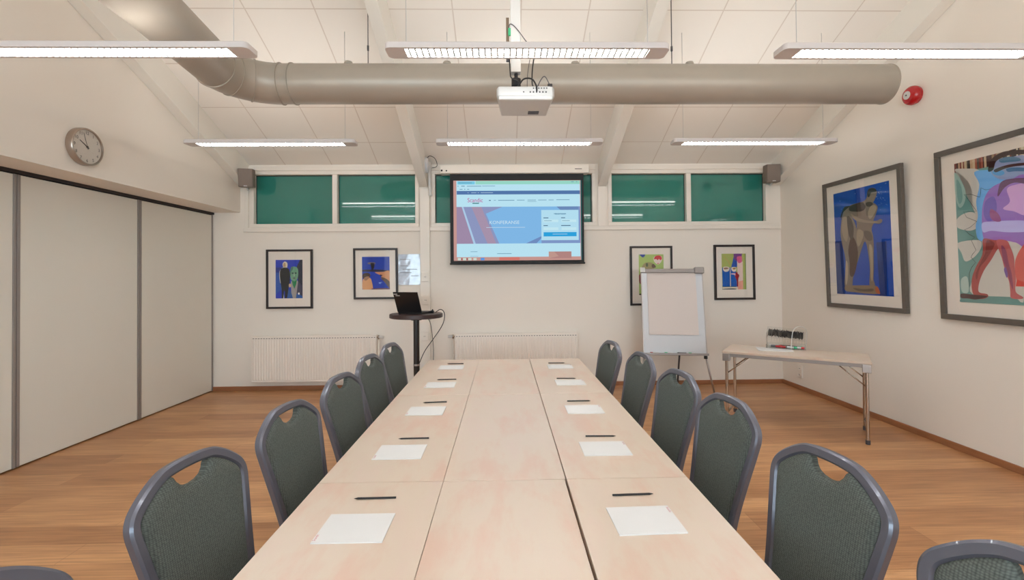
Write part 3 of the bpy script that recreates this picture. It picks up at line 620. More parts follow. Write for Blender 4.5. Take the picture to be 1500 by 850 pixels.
 ((110,150,175),0,[(.049,.105),(.072,.105),(.072,.113),(.049,.113)]),
 ((110,150,175),0,[(.085,.104),(.094,.104),(.094,.113),(.085,.113)]),
 ((110,150,175),0,[(.108,.105),(.124,.105),(.124,.113),(.108,.113)]),
 ((110,150,175),0,[(.316,.245),(.333,.245),(.333,.251),(.316,.251)]),
 ((110,150,175),0,[(.35,.245),(.478,.245),(.478,.253),(.35,.253)]),
 ((110,150,175),0,[(.498,.244),(.558,.244),(.558,.251),(.498,.251)]),
 ((110,150,175),0,[(.581,.244),(.647,.244),(.647,.251),(.581,.251)]),
 ((110,150,175),0,[(.581,.265),(.651,.265),(.651,.269),(.581,.269)]),
 ((110,150,175),0,[(.665,.244),(.731,.244),(.731,.251),(.665,.251)]),
 ((110,150,175),0,[(.747,.244),(.787,.244),(.787,.251),(.747,.251)]),
 ((110,150,175),0,[(.808,.242),(.912,.242),(.912,.249),(.808,.249)]),
 ((110,150,175),0,[(.71,.505),(.77,.505),(.77,.511),(.71,.511)]),
 ((110,150,175),0,[(.852,.505),(.912,.505),(.912,.511),(.852,.511)]),
 ((110,150,175),0,[(.787,.416),(.884,.416),(.884,.425),(.787,.425)]),
 ((110,150,175),0,[(.926,.016),(.947,.016),(.947,.024),(.926,.024)]),
 ((110,150,175),0,[(.964,.016),(.975,.016),(.975,.024),(.964,.024)]),
 ((110,150,175),0,[(.131,.885),(.185,.885),(.185,.891),(.131,.891)]),
 ((110,150,175),0,[(.339,.911),(.452,.911),(.452,.918),(.339,.918)]),
 ((110,150,175),0,[(.128,.942),(.191,.942),(.191,.945),(.128,.945)]),
 ((60,90,120),0,[(.705,.467),(.744,.467),(.744,.476),(.705,.476)]),
 ((60,90,120),0,[(.844,.467),(.876,.467),(.876,.476),(.844,.476)]),
 ((60,90,120),0,[(.705,.564),(.739,.564),(.739,.573),(.705,.573)]),
 ((60,90,120),0,[(.844,.564),(.918,.564),(.918,.573),(.844,.573)]),
 ((60,90,120),0,[(.278,.245),(.292,.245),(.292,.255),(.278,.255)]),
 ((190,215,235),0,[(.111,.151),(.119,.151),(.119,.156),(.111,.156)]),
 ((190,215,235),0,[(.14,.151),(.18,.151),(.18,.156),(.14,.156)]),
 ((190,215,235),0,[(.19,.151),(.201,.151),(.201,.156),(.19,.156)]),
 ((190,215,235),0,[(.214,.151),(.31,.151),(.31,.156),(.214,.156)]),
 ((190,215,235),0,[(.256,.585),(.56,.585),(.56,.591),(.256,.591)]),
 ((190,215,235),0,[(.776,.673),(.892,.673),(.892,.678),(.776,.678)]),
 ((40,110,110),0,[(.149,.28),(.2,.28),(.2,.291),(.149,.291)])],
}


def art_layers(mb, key, origin, right, down, w, h, step=0.00006, em=None):
    nrm = Vector(down).cross(Vector(right)).normalized(); o = Vector(origin)
    for i, (c, sm, P) in enumerate(ART[key]):
        pts = [Vector((u, v, 0)) for u, v in P]
        if sm: pts = catmull(pts, 4, True)
        mb.use(cmat(c, em=em))
        vs = [mb.bm.verts.new(o + right*min(max(p.x, 0), 1)*w + down*min(max(p.y, 0), 1)*h + nrm*step*(i+1)) for p in pts]
        f = mb.face(vs)
        if f: bmesh.ops.triangulate(mb.bm, faces=[f], ngon_method='EAR_CLIP')

# ================================================================= THE ROOM
YB, YR = 6.19, -3.2            # back and rear wall
XR, XW, XP = 3.689, -3.41, -3.76
def zc(y):                     # height of the pitched ceiling
    return 2.92 + 0.42*((YB - y) if y >= 1.5 else (y - YR))
struct('floor', box(-3.95, 3.85, YR-0.15, YB+0.2, -0.1, 0), M['floor'])
c = MB()
for ya, yb2 in ((YB+0.15, 1.5), (1.5, YR-0.15)):
    za = zc(ya); zb = zc(yb2) if yb2 > 0 else 2.92 - 0.063
    c.prism([(-4.0, ya, za), (4.0, ya, za), (4.0, yb2, zb), (-4.0, yb2, zb)], (0, 0, 0.12))
struct('ceiling', c, M['ceil'])
# back wall with clerestory openings
b = MB().box(-4.0, 3.85, YB, YB+0.15, 0, 2.10)
b.box(-4.0, 3.85, YB, YB+0.15, 2.84, 2.95)
for x0, x1 in ((-4.0, -3.28), (-1.10, -0.94), (1.22, 1.38), (3.53, 3.85)): b.box(x0, x1, YB, YB+0.15, 2.10, 2.84)
struct('wall_back', b, M['wall'])
def gable(x0, x1, z0=0.0):
    top = [(YB, zc(YB)), (1.5, zc(1.5)), (YR, zc(YR))]
    return MB().prism([(x0, YB, z0)] + [(x0, y, z) for y, z in top] + [(x0, YR, z0)], (x1-x0, 0, 0))
struct('wall_right', gable(XR, XR+0.15), M['wall'])
g = gable(XW-0.54, XW, 2.303); struct('wall_left', g, M['wall'])
# wall stretch behind the folding partition, towards the rear
struct('wall_left_rear', box(XP-0.15, XW, YR, -1.2, 0, 2.303), M['wall'])
struct('wall_left_backing', box(XP-0.16, XP-0.08, -1.2, YB, 0, 2.303), M['dark'])
# rear wall with openings for two added daylight windows
r = MB().box(-4.0, 3.85, YR-0.15, YR, 0, 0.9).box(-4.0, 3.85, YR-0.15, YR, 2.3, 2.95)
for x0, x1 in ((-4.0, -3.2), (-0.6, 0.8), (2.6, 3.85)): r.box(x0, x1, YR-0.15, YR, 0.9, 2.3)
struct('wall_rear', r, M['wall'])
def window(name, x0, x1, z0, z1, y, mulls, paneM, t=0.05, out=0.02):
    f = MB(); s = 1 if y > 0 else -1
    ya, yb2 = sorted((y - s*out, y + s*0.10))
    f.box(x0, x1, ya, yb2, z0, z0+t); f.box(x0, x1, ya, yb2, z1-t, z1)
    f.box(x0, x0+t, ya, yb2, z0+t, z1-t); f.box(x1-t, x1, ya, yb2, z0+t, z1-t)
    for mx in mulls: f.box(mx-0.032, mx+0.032, ya, yb2, z0+t, z1-t)
    fr = struct(name, f, M['trim'], bevel=0.006)
    xs = [x0+t] + [v for m_ in mulls for v in (m_-0.032, m_+0.032)] + [x1-t]
    for i in range(0, len(xs), 2):
        yp = y + s*0.055
        gk = MB().box(xs[i]-0.001, xs[i+1]+0.001, yp-0.006, yp-0.004, z0+t-0.001, z1-t+0.001)
        MB().box(xs[i], xs[i+1], yp-0.004, yp+0.006, z0+t, z1-t).build('window_pane', paneM, fr)
        k = MB()
        for a in ((xs[i], xs[i+1], z1-t-0.009, z1-t), (xs[i], xs[i]+0.008, z0+t, z1-t), (xs[i+1]-0.008, xs[i+1], z0+t, z1-t)):
            k.box(a[0], a[1], yp-0.009, yp-0.004, a[2], a[3])
        k.build('gasket', M['matblack'], fr); gk.bm.free()
    return fr
window('window_1', -3.28, -1.10, 2.10, 2.84, YB, [-2.19], M['teal'])
window('window_2', -0.94, 1.22, 2.10, 2.84, YB, [0.14], M['teal'])
window('window_3', 1.38, 3.53, 2.10, 2.84, YB, [2.452], M['teal'])
window('added_window_1', -3.2, -0.6, 0.9, 2.3, YR, [-1.9], M['dglass'])  # both rear windows are unseen, added to bring daylight into the room
window('added_window_2', 0.8, 2.6, 0.9, 2.3, YR, [1.7], M['dglass'])
t = MB().box(-3.36, XR-0.01, YB-0.03, YB, 2.045, 2.10); struct('trim_1', t, M['trim'], bevel=0.006)      # sill board
t = MB().box(-3.30, -1.10, YB-0.025, YB, 2.84, 2.90).box(-0.94, 1.22, YB-0.025, YB, 2.84, 2.90).box(1.38, 3.56, YB-0.025, YB, 2.84, 2.90)
struct('trim_2', t, M['trim'], bevel=0.004)
struct('trim_3', box(-1.085, -0.96, YB-0.045, YB-0.001, 0.0, 2.60), M['trim'], bevel=0.004)               # cable column
struct('trim_4', box(-3.345, -3.30, YB-0.02, YB, 2.10, 2.86), M['trim'], bevel=0.004)
struct('trim_5', box(1.245, 1.355, YB-0.02, YB, 2.10, 2.62), M['trim'], bevel=0.004)
struct('baseboard_back', MB().box(XP, -1.09, YB-0.015, YB, 0, 0.055).box(-0.955, XR-0.016, YB-0.015, YB, 0, 0.055), M['skirting'], bevel=0.003)
struct('baseboard_right', box(XR-0.015, XR, YR, YB-0.001, 0, 0.055), M['skirting'], bevel=0.003)
# rafters
def rafter(x0, x1, label_n):
    m = MB()
    def zb(y): return zc(y) - 0.30
    for ya, yb2 in ((YB, 1.5), (1.5, YR)):
        m.prism([(x0, ya, zb(ya)), (x0, yb2, zb(yb2)), (x0, yb2, zc(yb2)+0.02), (x0, ya, zc(ya)+0.02)], (x1-x0, 0, 0))
    o = m.build('rafter', M['rafter'], bevel=0.004); o['kind'] = 'structure'; o['group'] = 'white painted roof rafters'
    return o
for x0, x1 in ((XW+0.002, XW+0.115), (-1.095, -0.985), (1.25, 1.36), (XR-0.115, XR-0.002)): rafter(x0, x1, '')
# ridge board
struct('trim_6', box(XW+0.12, XR-0.12, 1.46, 1.54, zc(1.5)-0.2, zc(1.5)-0.01), M['rafter'])

# ---- folding partition panels on the left
seams = [6.185, 4.956, 3.726, 2.496, 1.266, 0.036, -1.19]
where = ['in the far corner next to the back wall', 'second from the back wall', 'at the left picture edge']
for i in range(len(seams)-1):
    y1, y0 = seams[i], seams[i+1]
    lab = 'off-white folding partition panel ' + (where[i] if i < 3 else 'behind the camera, panel %s' % ['next along', 'one before last', 'nearest the rear wall'][i-3])
    p = thing('partition_panel', lab, 'partition panel', (XP-0.03, (y0+y1)/2, 0), 'folding partition panels')
    MB().box(XP-0.07, XP, y0+0.028, y1-0.028, 0.012, 2.268).build('panel_board', M['panel'], p, bevel=0.003)
    MB().box(XP-0.072, XP+0.004, y0+0.003, y0+0.0265, 0.010, 2.270).build('edge_profile', M['alugrey'], p, bevel=0.002)
    MB().box(XP-0.072, XP+0.004, y1-0.0265, y1-0.003, 0.010, 2.270).build('edge_profile', M['alugrey'], p, bevel=0.002)
tr = MB().box(XP-0.06, XP+0.015, -1.19, YB, 2.276, 2.303)
struct('trim_7', tr, M['dark'])

# ================================================================= CEILING THINGS
# duct
YD, ZD, RD = 3.88, 3.035, 0.1575
d = thing('ventilation_duct', 'large round beige ventilation duct with a bend hanging under the ceiling', 'duct', (0.6, YD, ZD-RD))
path = [Vector((3.225, YD, ZD)), Vector((2.0, YD, ZD)), Vector((0.5, YD, ZD)), Vector((-1.0, YD, ZD)), Vector((-1.80, YD, ZD))]
end_dir = Vector((0.07, -1, 0)).normalized()
m = MB().tube(path, RD, 48); m.build('straight_duct', M['duct'], d)
bend = []
cx, cy_, rb = -1.80, YD-0.34, 0.34
for k in range(0, 11):
    a = PI/2 + (PI/2+0.0)*k/10; bend.append(Vector((cx + rb*math.cos(a), cy_ + rb*math.sin(a), ZD)))
m = MB().tube(bend, RD+0.003, 48); m.build('bend', M['duct'], d)
m = MB().tube([Vector((cx-rb, cy_, ZD)), Vector((-2.03, 2.7, ZD)), Vector((-1.93, 1.5, ZD)), Vector((-1.93, YR+0.02, ZD))], RD, 48); m.build('rear_duct', M['duct'], d)
for k in (0, 4, 7, 10):
    p = bend[k]; q = bend[min(k+1, 10)] - bend[max(k-1, 0)]; q.normalize()
    MB().lathe([(RD, -0.006), (RD+0.009, -0.004), (RD+0.009, 0.004), (RD, 0.006)], p, q, 48).build('joint_ring', M['duct'], d)
MB().lathe([(RD, -0.006), (RD+0.008, -0.004), (RD+0.008, 0.004), (RD, 0.006)], (-1.70, YD, ZD), (1, 0, 0), 48).build('joint_ring', M['duct'], d)
for x in (-1.1, 1.414):
    MB().tube([(x, YD, ZD+RD-0.01), (x, YD, zc(YD)-0.001)], 0.004, 6).tube([(x, YD, ZD+RD+0.12), (x, YD, ZD+RD+0.16)], 0.009, 6).build('hanger', M['gdark'], d)
for x in (-1.25, -0.45, 0.6, 1.55):
    MB().lathe([(0.03, -0.01), (0.036, 0.0), (0.03, 0.016), (0.01, 0.022)], (x, YD-0.03, ZD+RD-0.004), (0, 0, 1), 14).build('top_clip', M['duct'], d)
# end cap ring
MB().lathe([(RD, -0.012), (RD+0.004, -0.008), (RD+0.004, 0.0), (RD-0.02, 0.006), (0.02, 0.010)], (3.222, YD, ZD), (1, 0, 0), 48).build('end_cap', M['duct'], d)

# pendant lamps
def make_lamp(L=1.53, W=0.13, H=0.036):
    root = thing('pendant_lamp', '', 'lamp', (0, 0, 0), 'slim white pendant lamps', world_base=False)
    fr = MB(); rimx, rimy = 0.105, 0.018
    n = 6; r = 0.03
    def outline(z, ins=0.0):
        P = []
        for cxx, cyy, a0 in ((L/2-r, W/2-r, 0), (-L/2+r, W/2-r, PI/2), (-L/2+r, -W/2+r, PI), (L/2-r, -W/2+r, 3*PI/2)):
            for k in range(n+1):
                a = a0 + PI/2*k/n; P.append(Vector((cxx+(r-ins)*math.cos(a), cyy+(r-ins)*math.sin(a), z)))
        return P
    # side skirt and top
    fr.ring([outline(0), outline(H*0.8), outline(H, 0.008)], closed_ends=False)
    tp = [fr.bm.verts.new(p) for p in outline(H, 0.008)]; fr.face(tp)
    # bottom rim
    o_ = outline(0); inner = [Vector((L/2-rimx, W/2-rimy, 0)), Vector((-L/2+rimx, W/2-rimy, 0)), Vector((-L/2+rimx, -W/2+rimy, 0)), Vector((L/2-rimx, -W/2+rimy, 0))]
    vo = [fr.bm.verts.new(p) for p in o_]; vi = [fr.bm.verts.new(p) for p in inner]
    for q in range(4):
        seg = vo[q*(n+1):(q+1)*(n+1)]
        for k in range(n): fr.face([seg[k], seg[k+1], vi[q]])
        fr.face([seg[-1], vo[((q+1) % 4)*(n+1)], vi[(q+1) % 4], vi[q]])
    fr.ring([inner, [p+Vector((0, 0, 0.024)) for p in inner]], closed_ends=False, smooth=False)
    fr.build('housing', M['lamp'], root)
    tb = MB().box(-L/2+rimx, L/2-rimx, -W/2+rimy, W/2-rimy, 0.024, 0.026); tb.build('light_panel', M['louvre'], root)
    bl = MB(); k = -L/2+rimx+0.02
    while k < L/2-rimx:
        bl.box(k-0.005, k+0.005, -W/2+rimy, W/2-rimy, 0.003, 0.013); k += 0.034
    bl.build('louvre', M['blade'], root)
    return root
def make_up():
    l = bpy.data.lights.new('lamp_uplight', 'AREA'); l.shape = 'RECTANGLE'; l.size = 1.3; l.size_y = 0.04; l.energy = UP_WATTS; l.color = LAMP_COL
    return l
UPL = make_up(); UPL2 = make_up(); UPL2.energy = UP_WATTS*1.15; UPL.energy = UP_WATTS*0.65
lamp0 = make_lamp()
spots = [(-2.105, 2.56, 'front row, left of the three in the top of the photo'), (0.14, 2.56, 'front row, above the projector'), (2.29, 2.56, 'front row, towards the right wall'),
         (-2.10, 4.33, 'back row, left, before the left windows'), (0.155, 4.33, 'back row, in front of the projection screen'), (2.335, 4.33, 'back row, right, before the right windows'),
         (-2.1, 0.79, 'added third row from the back wall, left, unseen above the near table end'), (0.14, 0.79, 'added third row from the back wall, middle, unseen straight above the viewer'), (2.3, 0.79, 'added third row from the back wall, right, unseen above the near table end'),  # unseen row, added to light the near end of the room
         (-2.1, -0.98, 'added rearmost row, left, unseen behind the viewer'), (0.14, -0.98, 'added rearmost row, middle, unseen behind the viewer'), (2.3, -0.98, 'added rearmost row, right, unseen behind the viewer')]  # unseen row, added as extra light from behind the camera
for i, (x, y, lab) in enumerate(spots):
    o = lamp0 if i == 0 else copy_tree(lamp0)
    o.location = (x, y, 2.665); o['label'] = 'slim white pendant lamp, ' + lab
    for sx in (-0.66, 0.66):
        w = MB().tube([(sx, 0, 0.034), (sx, 0, zc(y)-2.665)], 0.0022, 5); w.tube([(sx, 0, 0.034), (sx, 0, 0.055)], 0.006, 6)
        w.build('suspension_wire', M['white'], o, base=Vector((0, 0, 0)))
    for tl_ in (0.0, 0.75):
        lo = bpy.data.objects.new('lamp_uplight', UPL if tl_ == 0 else UPL2); COL.objects.link(lo); lo.parent = o; lo.location = (0, 0.02, 0.05); lo.rotation_euler = (PI-tl_, 0, 0)

# projector
p = thing('projector', 'white projector with black cables hung from a white pole', 'projector', (0.14, 2.98, 2.50))
def rbox(x0, x1, y0, y1, z0, z1): return MB().box(x0, x1, y0, y1, z0, z1)
m = MB()
X0, X1, Y0, Y1 = -0.035, 0.318, 2.84, 3.13
m.prism([(X0+0.01, Y0, 2.535), (X1-0.01, Y0, 2.535), (X1, Y0+0.03, 2.535), (X1-0.02, Y1, 2.535), (X0+0.02, Y1, 2.535), (X0, Y0+0.03, 2.535)], (0, 0, 0.065))
body = m.build('body', M['white'], p, bevel=0.012, seg=3)
m = MB().prism([(X0+0.012, Y0+0.004, 2.518), (X1-0.012, Y0+0.004, 2.518), (X1-0.025, Y1-0.004, 2.512), (X0+0.025, Y1-0.004, 2.512)], (0, 0, 0.03))
m.build('lower_cover', M['white'], p, bevel=0.01, seg=3)
m = MB()
m.box(X0+0.19, X1-0.03, Y0-0.0015, Y0+0.004, 2.548, 2.596).build('socket_panel', M['white'], body)
for k in range(6): MB().box(X0+0.22+k*0.016, X0+0.228+k*0.016, Y0-0.003, Y0-0.001, 2.582, 2.589).build('port', M['gdark'], body)
for k in range(6): MB().box(X0+0.20+k*0.019, X0+0.209+k*0.019, Y0-0.003, Y0-0.001, 2.558, 2.567).build('port', M['gdark'], body)
MB().box(X0+0.16, X0+0.168, Y0-0.002, Y0+0.004, 2.560, 2.567).build('port', M['gdark'], body)
MB().box(X0+0.20, X0+0.27, Y0+0.19, Y0+0.24, 2.509, 2.513).build('vent', M['gdark'], body)
MB().lathe([(0.035, 0), (0.035, 0.02), (0.028, 0.02), (0.022, 0.008)], (X1-0.09, Y1-0.005, 2.56), (0, 1, 0), 24).build('lens', M['black'], body)
MB().tube([(0.085, 2.98, 2.60), (0.09, 2.98, 2.66)], 0.022, 12).tube([(0.088, 2.98, 2.65), (0.088, 2.98, 2.70)], 0.030, 12).tube([(0.088, 2.98, 2.70), (0.088, 2.98, 2.735)], 0.012, 10).box(0.04, 0.16, 2.92, 3.04, 2.598, 2.612).box(-0.03, 0.04, 2.90, 2.94, 2.60, 2.612).build('ball_mount', M['matblack'], p, bevel=0.002)
MB().box(0.055, 0.118, 2.95, 3.01, 2.735, zc(2.98)).build('mounting_pole', M['white'], p, bevel=0.004)
def cable(pts, r=0.0035, mm='black', par=None, name='cable', n=8):
    return MB().tube(catmull(pts, 6), r, n).build(name, M[mm], par)
cable([(0.045, 2.94, 2.86), (0.05, 2.93, 2.72), (0.06, 2.92, 2.68), (0.10, 2.93, 2.66), (0.085, 2.94, 2.60)], 0.004, par=p)
cable([(0.095, 2.93, 2.62), (0.13, 2.90, 2.665), (0.18, 2.87, 2.655), (0.205, 2.835, 2.60), (0.208, 2.83, 2.565)], 0.005, par=p)
cable([(0.215, 2.97, 2.90), (0.19, 2.93, 2.75), (0.185, 2.90, 2.64), (0.195, 2.86, 2.60)], 0.004, par=p)
cable([(0.19, 2.97, 2.90), (0.16, 2.94, 2.72), (0.155, 2.92, 2.61)], 0.002, 'gdark', par=p)
cable([(0.21, 2.90, 2.60), (0.235, 2.88, 2.65), (0.26, 2.87, 2.67), (0.285, 2.87, 2.63), (0.295, 2.87, 2.605)], 0.003, 'gdark', par=p)
MB().box(0.275, 0.305, 2.845, 2.88, 2.595, 2.618).build('plug', M['black'], p, bevel=0.004)
MB().lathe([(0.012, 0), (0.012, 0.012)], (-0.01, 2.90, 2.602), (0, 0, 1), 14).build('adjusting_knob', M['black'], p)
MB().box(0.027, 0.046, 2.965, 2.985, 2.86, 3.085).build('brown_strip', M['brown'], p)
MB().box(0.040, 0.056, 2.945, 2.965, 2.965, 3.01).build('connector', M['green'], p, bevel=0.002)
MB().box(0.026, 0.05, 2.945, 2.965, 2.80, 2.825).build('connector', M['gdark'], p, bevel=0.002)
cable([(0.045, 2.95, 3.01), (0.052, 2.94, 3.03), (0.075, 2.94, 3.02), (0.11, 2.94, 2.98), (0.15, 2.95, 2.93), (0.2, 2.96, 2.88)], 0.003, 'gdark', par=p)

# speakers
def speaker(loc, rz, tilt, label):
    o = thing('wall_speaker', label, 'speaker', loc, 'small taupe wall speakers')
    R_ = Matrix.Translation(loc) @ Matrix.Rotation(rz, 4, 'Z') @ Matrix.Rotation(tilt, 4, 'X')
    MB().box(-0.085, 0.085, 0.0, 0.13, -0.115, 0.115, R_).build('cabinet', M['speaker'], o, bevel=0.01)
    cab = list(COL.objects)[-1]
    MB().box(-0.08, 0.08, -0.012, 0.0, -0.11, 0.11, R_).build('grille', M['speaker'], cab, bevel=0.006)
    MB().tube([R_ @ Vector((0, 0.06, -0.12)), R_ @ Vector((0, 0.10, -0.14)), R_ @ Vector((0, 0.20, -0.11))], 0.012, 8).build('bracket', M['white'], o)
    MB().box(-0.02, 0.02, -0.014, -0.011, -0.105, -0.095, R_).build('badge', M['white'], o)
    return o
speaker((-3.205, 5.93, 2.70), 0.25, 0.12, 'small taupe wall speaker in the left corner beside the windows')
speaker((3.455, 5.93, 2.735), -0.12, 0.05, 'small taupe wall speaker in the right corner beside the windows')
# detector and conduit on the rafter
o = thing('round_detector', 'white round detector on the side of a rafter left of the screen', 'detector', (-0.984, 6.02, 2.86))
MB().lathe([(0.10, 0), (0.10, 0.02), (0.085, 0.035), (0.03, 0.042)], (-0.984, 6.02, 2.87), (1, 0, 0), 28).build('disc', M['board'], o)
MB().tube([(-0.955, 6.1, 2.93), (-0.945, 6.12, 2.5)], 0.02, 12).tube([(-0.945, 6.12, 2.505), (-0.935, 6.10, 2.50), (-0.92, 6.08, 2.50)], 0.012, 8).build('conduit', M['white'], o)
cable([(-0.97, 6.05, 2.97), (-0.93, 6.02, 2.99), (-0.87, 6.02, 2.96), (-0.845, 6.05, 2.90), (-0.86, 6.10, 2.87), (-0.92, 6.12, 2.86)], 0.004, par=o)

# ================================================================= PROJECTION SCREEN
s = thing('projection_screen', 'pull-down projection screen with black border showing a hotel web page', 'projection screen', (0.18, 6.07, 1.6))
YS = 6.07
MB().box(-0.805, 1.106, YS-0.06, YB-0.026, 2.765, 2.872).build('screen_housing', M['trim'], s, bevel=0.012, seg=3)
MB().lathe([(0.012, 0), (0.012, 0.004)], (-0.78, YS-0.061, 2.80), (0, -1, 0), 12).build('sensor_hole', M['matblack'], s)
MB().lathe([(0.010, 0), (0.010, 0.004)], (-0.72, YS-0.061, 2.797), (0, -1, 0), 12).build('sensor_hole', M['matblack'], s)
MB().box(0.92, 1.01, YS-0.063, YS-0.059, 2.812, 2.820).build('maker_mark', M['gdark'], s)
sheet = MB().box(-0.683, 1.040, YS-0.002, YS+0.001, 1.620, 2.766); sheet = sheet.build('black_sheet', M['matblack'], s)
MB().box(-0.69, 1.05, YS-0.012, YS+0.012, 1.598, 1.622).build('bottom_bar', M['matblack'], s, bevel=0.004)
sc = MB(); sc.flat = True
x0, x1, z1, z0 = -0.640, 1.000, 2.682, 1.650
sc.use(cmat((196, 150, 142), em=SCREEN_E)).poly([(x0, YS-0.003, z0), (x1, YS-0.003, z0), (x1, YS-0.003, z1), (x0, YS-0.003, z1)])
art_layers(sc, 'screen', (x0, YS-0.0031, z1), Vector((1, 0, 0)), Vector((0, 0, -1)), x1-x0, z1-z0, em=SCREEN_E)
def st(txt, u, v, size, c, al='LEFT', wd=1.0):
    sc.use(cmat(c, em=SCREEN_E)).text(txt, size, (x0+(x1-x0)*u, YS-0.0085, z1-(z1-z0)*v), (1, 0, 0), (0, 0, 1), al, wd)
st('Scandic', 0.109, 0.272, 0.078, (190, 60, 140), wd=0.86)
st('KONFERANSE', 0.279, 0.545, 0.060, (205, 228, 240), wd=1.04)
st('Book hotell', 0.838, 0.432, 0.028, (90, 140, 170), 'CENTER')
sc.build('projected_page', None, sheet)
# right edge of the projected image, teal
MB().box(1.000, 1.012, YS-0.0045, YS-0.002, 1.650, 2.682).build('image_edge', cmat((30, 105, 110), em=0.6), s)

# ================================================================= PICTURES
def picture(label, corner, right, down, W, H, fw_, art, au0, av0, au1, av1, frameM, bgc, depth=0.03, cat='framed picture'):
    """corner = top left of the frame's back, right/down unit vectors in the wall plane"""
    right = Vector(right).normalized(); down = Vector(down).normalized(); n = down.cross(right).normalized(); C0 = Vector(corner)
    o = thing('framed_picture', label, cat, C0 + right*W/2 + down*H, 'framed art prints')
    def slab(mb, u0, u1, v0, v1, d0, d1):
        mb.prism([C0+right*u0+down*v0+n*d0, C0+right*u1+down*v0+n*d0, C0+right*u1+down*v1+n*d0, C0+right*u0+down*v1+n*d0], n*(d1-d0)); return mb
    f = MB(); slab(f, 0, W, 0, fw_, 0, depth); slab(f, 0, W, H-fw_, H, 0, depth); slab(f, 0, fw_, fw_, H-fw_, 0, depth); slab(f, W-fw_, W, fw_, H-fw_, 0, depth)
    f.build('frame', frameM, o, bevel=0.003)
    slab(MB(), fw_, W-fw_, fw_, H-fw_, depth*0.25, depth*0.45).build('mount', M['mount'], o)
    a = MB(); a.flat = True; w, h = au1-au0, av1-av0; O_ = C0+right*au0+down*av0+n*(depth*0.45+0.0006)
    a.use(cmat(bgc)).poly([O_, O_+down*h, O_+down*h+right*w, O_+right*w])
    art_layers(a, art, O_, right, down, w, h)
    a.build('print', None, o)
    slab(MB(), fw_, W-fw_, fw_, H-fw_, depth*0.82, depth*0.86).build('glass', M['pglass'], o)
    return o
yy = YB-0.001
picture('black framed print of a white-haired man in black against blue, left of the four', (-3.071, yy, 1.818), (1,0,0), (0,0,-1), 0.594, 0.767, 0.026, 'man', 0.118, 0.134, 0.463, 0.633, M['frameblk'], (22, 50, 170))
picture('black framed print of a blue coastline, behind the laptop', (-1.954, yy, 1.827), (1,0,0), (0.008,0,-1), 0.571, 0.663, 0.026, 'coast', 0.110, 0.112, 0.466, 0.538, M['frameblk'], (18, 58, 160))
picture('black framed green print with a brown crouching figure, partly behind the flip chart', (1.66, yy, 1.828), (1,0,0), (0,0,-1), 0.562, 0.781, 0.026, 'wrestler', 0.117, 0.110, 0.446, 0.644, M['frameblk'], (160, 182, 104))
picture('black framed green and blue print with a small red figure, right of the flip chart', (2.775, yy, 1.838), (1,0.0,0), (0.006,0,-1), 0.543, 0.729, 0.028, 'figures', 0.104, 0.119, 0.426, 0.592, M['frameblk'], (160, 170, 96))
tl = 0.035
dn = Vector((tl/1.375, 0, -1)).normalized()
picture('large grey framed print of a bronze statue on starry blue', (XR-0.004-tl, 5.262, 2.452), (0,-1,0), dn, 1.055, 1.378, 0.045, 'statue', 0.152, 0.132, 0.905, 1.228, M['framegry'], (14, 66, 158), depth=0.035)
picture('large grey framed print of overlapping pink and blue legs, cut by the right picture edge', (XR-0.004-tl, 3.872, 2.452), (0,-1,0), dn, 1.055, 1.390, 0.045, 'mural', 0.158, 0.130, 0.900, 1.242, M['framegry'], (108, 148, 142), depth=0.035)

# clock
o = thing('wall_clock', 'round silver-rimmed wall clock with black numerals', 'clock', (XW, 3.885, 2.38))
cc = Vector((XW, 3.885, 2.525)); RC = 0.150
MB().lathe([(RC-0.008, 0.0), (RC, 0.006), (RC, 0.050), (RC-0.004, 0.056), (RC-0.014, 0.057), (RC-0.016, 0.046)], cc, (1,0,0), 48, False).build('rim', M['steel'], o)
MB().lathe([(RC-0.014, 0.020), (RC-0.014, 0.044), (0.01, 0.0441)], cc, (1,0,0), 48).build('dial', M['clockface'], o)
dial = [x for x in COL.objects if x.parent == o and x.name.startswith('dial')][0]
rgt = Vector((0, 1, 0)); upv = Vector((0, 0, 1))      # seen from inside the room, +Y is to the right
for k in range(1, 13):
    a = PI/2 - k*PI/6; q = cc + Vector((0.0452, 0, 0)) + rgt*math.cos(a)*0.112 + upv*(math.sin(a)*0.112-0.012)
    nm = MB(); nm.flat = True; nm.use(M['matblack']).text(str(k), 0.036, q, rgt, upv, 'CENTER'); nm.build('numeral', None, dial)
def hand(ang, L, w, lift):
    a = PI/2 - ang; dd = rgt*math.cos(a)+upv*math.sin(a); pp = dd.cross(Vector((1,0,0)))
    q = cc + Vector((lift, 0, 0))
    return MB().prism([q-dd*0.02-pp*w, q-dd*0.02+pp*w, q+dd*L+pp*w*0.6, q+dd*L-pp*w*0.6], (0.001, 0, 0))
hand(math.radians(301), 0.078, 0.0045, 0.0462).build('hour_hand', M['matblack'], o)
hand(math.radians(342), 0.112, 0.0022, 0.0478).build('minute_hand', M['matblack'], o)
MB().lathe([(0.009, 0), (0.009, 0.004)], cc+Vector((0.0458,0,0)), (1,0,0), 14).build('hub', M['matblack'], o)
MB().lathe([(RC-0.016, 0), (RC-0.016, 0.0008)], cc+Vector((0.0515,0,0)), (1,0,0), 48).build('glass', M['pglass'], o)

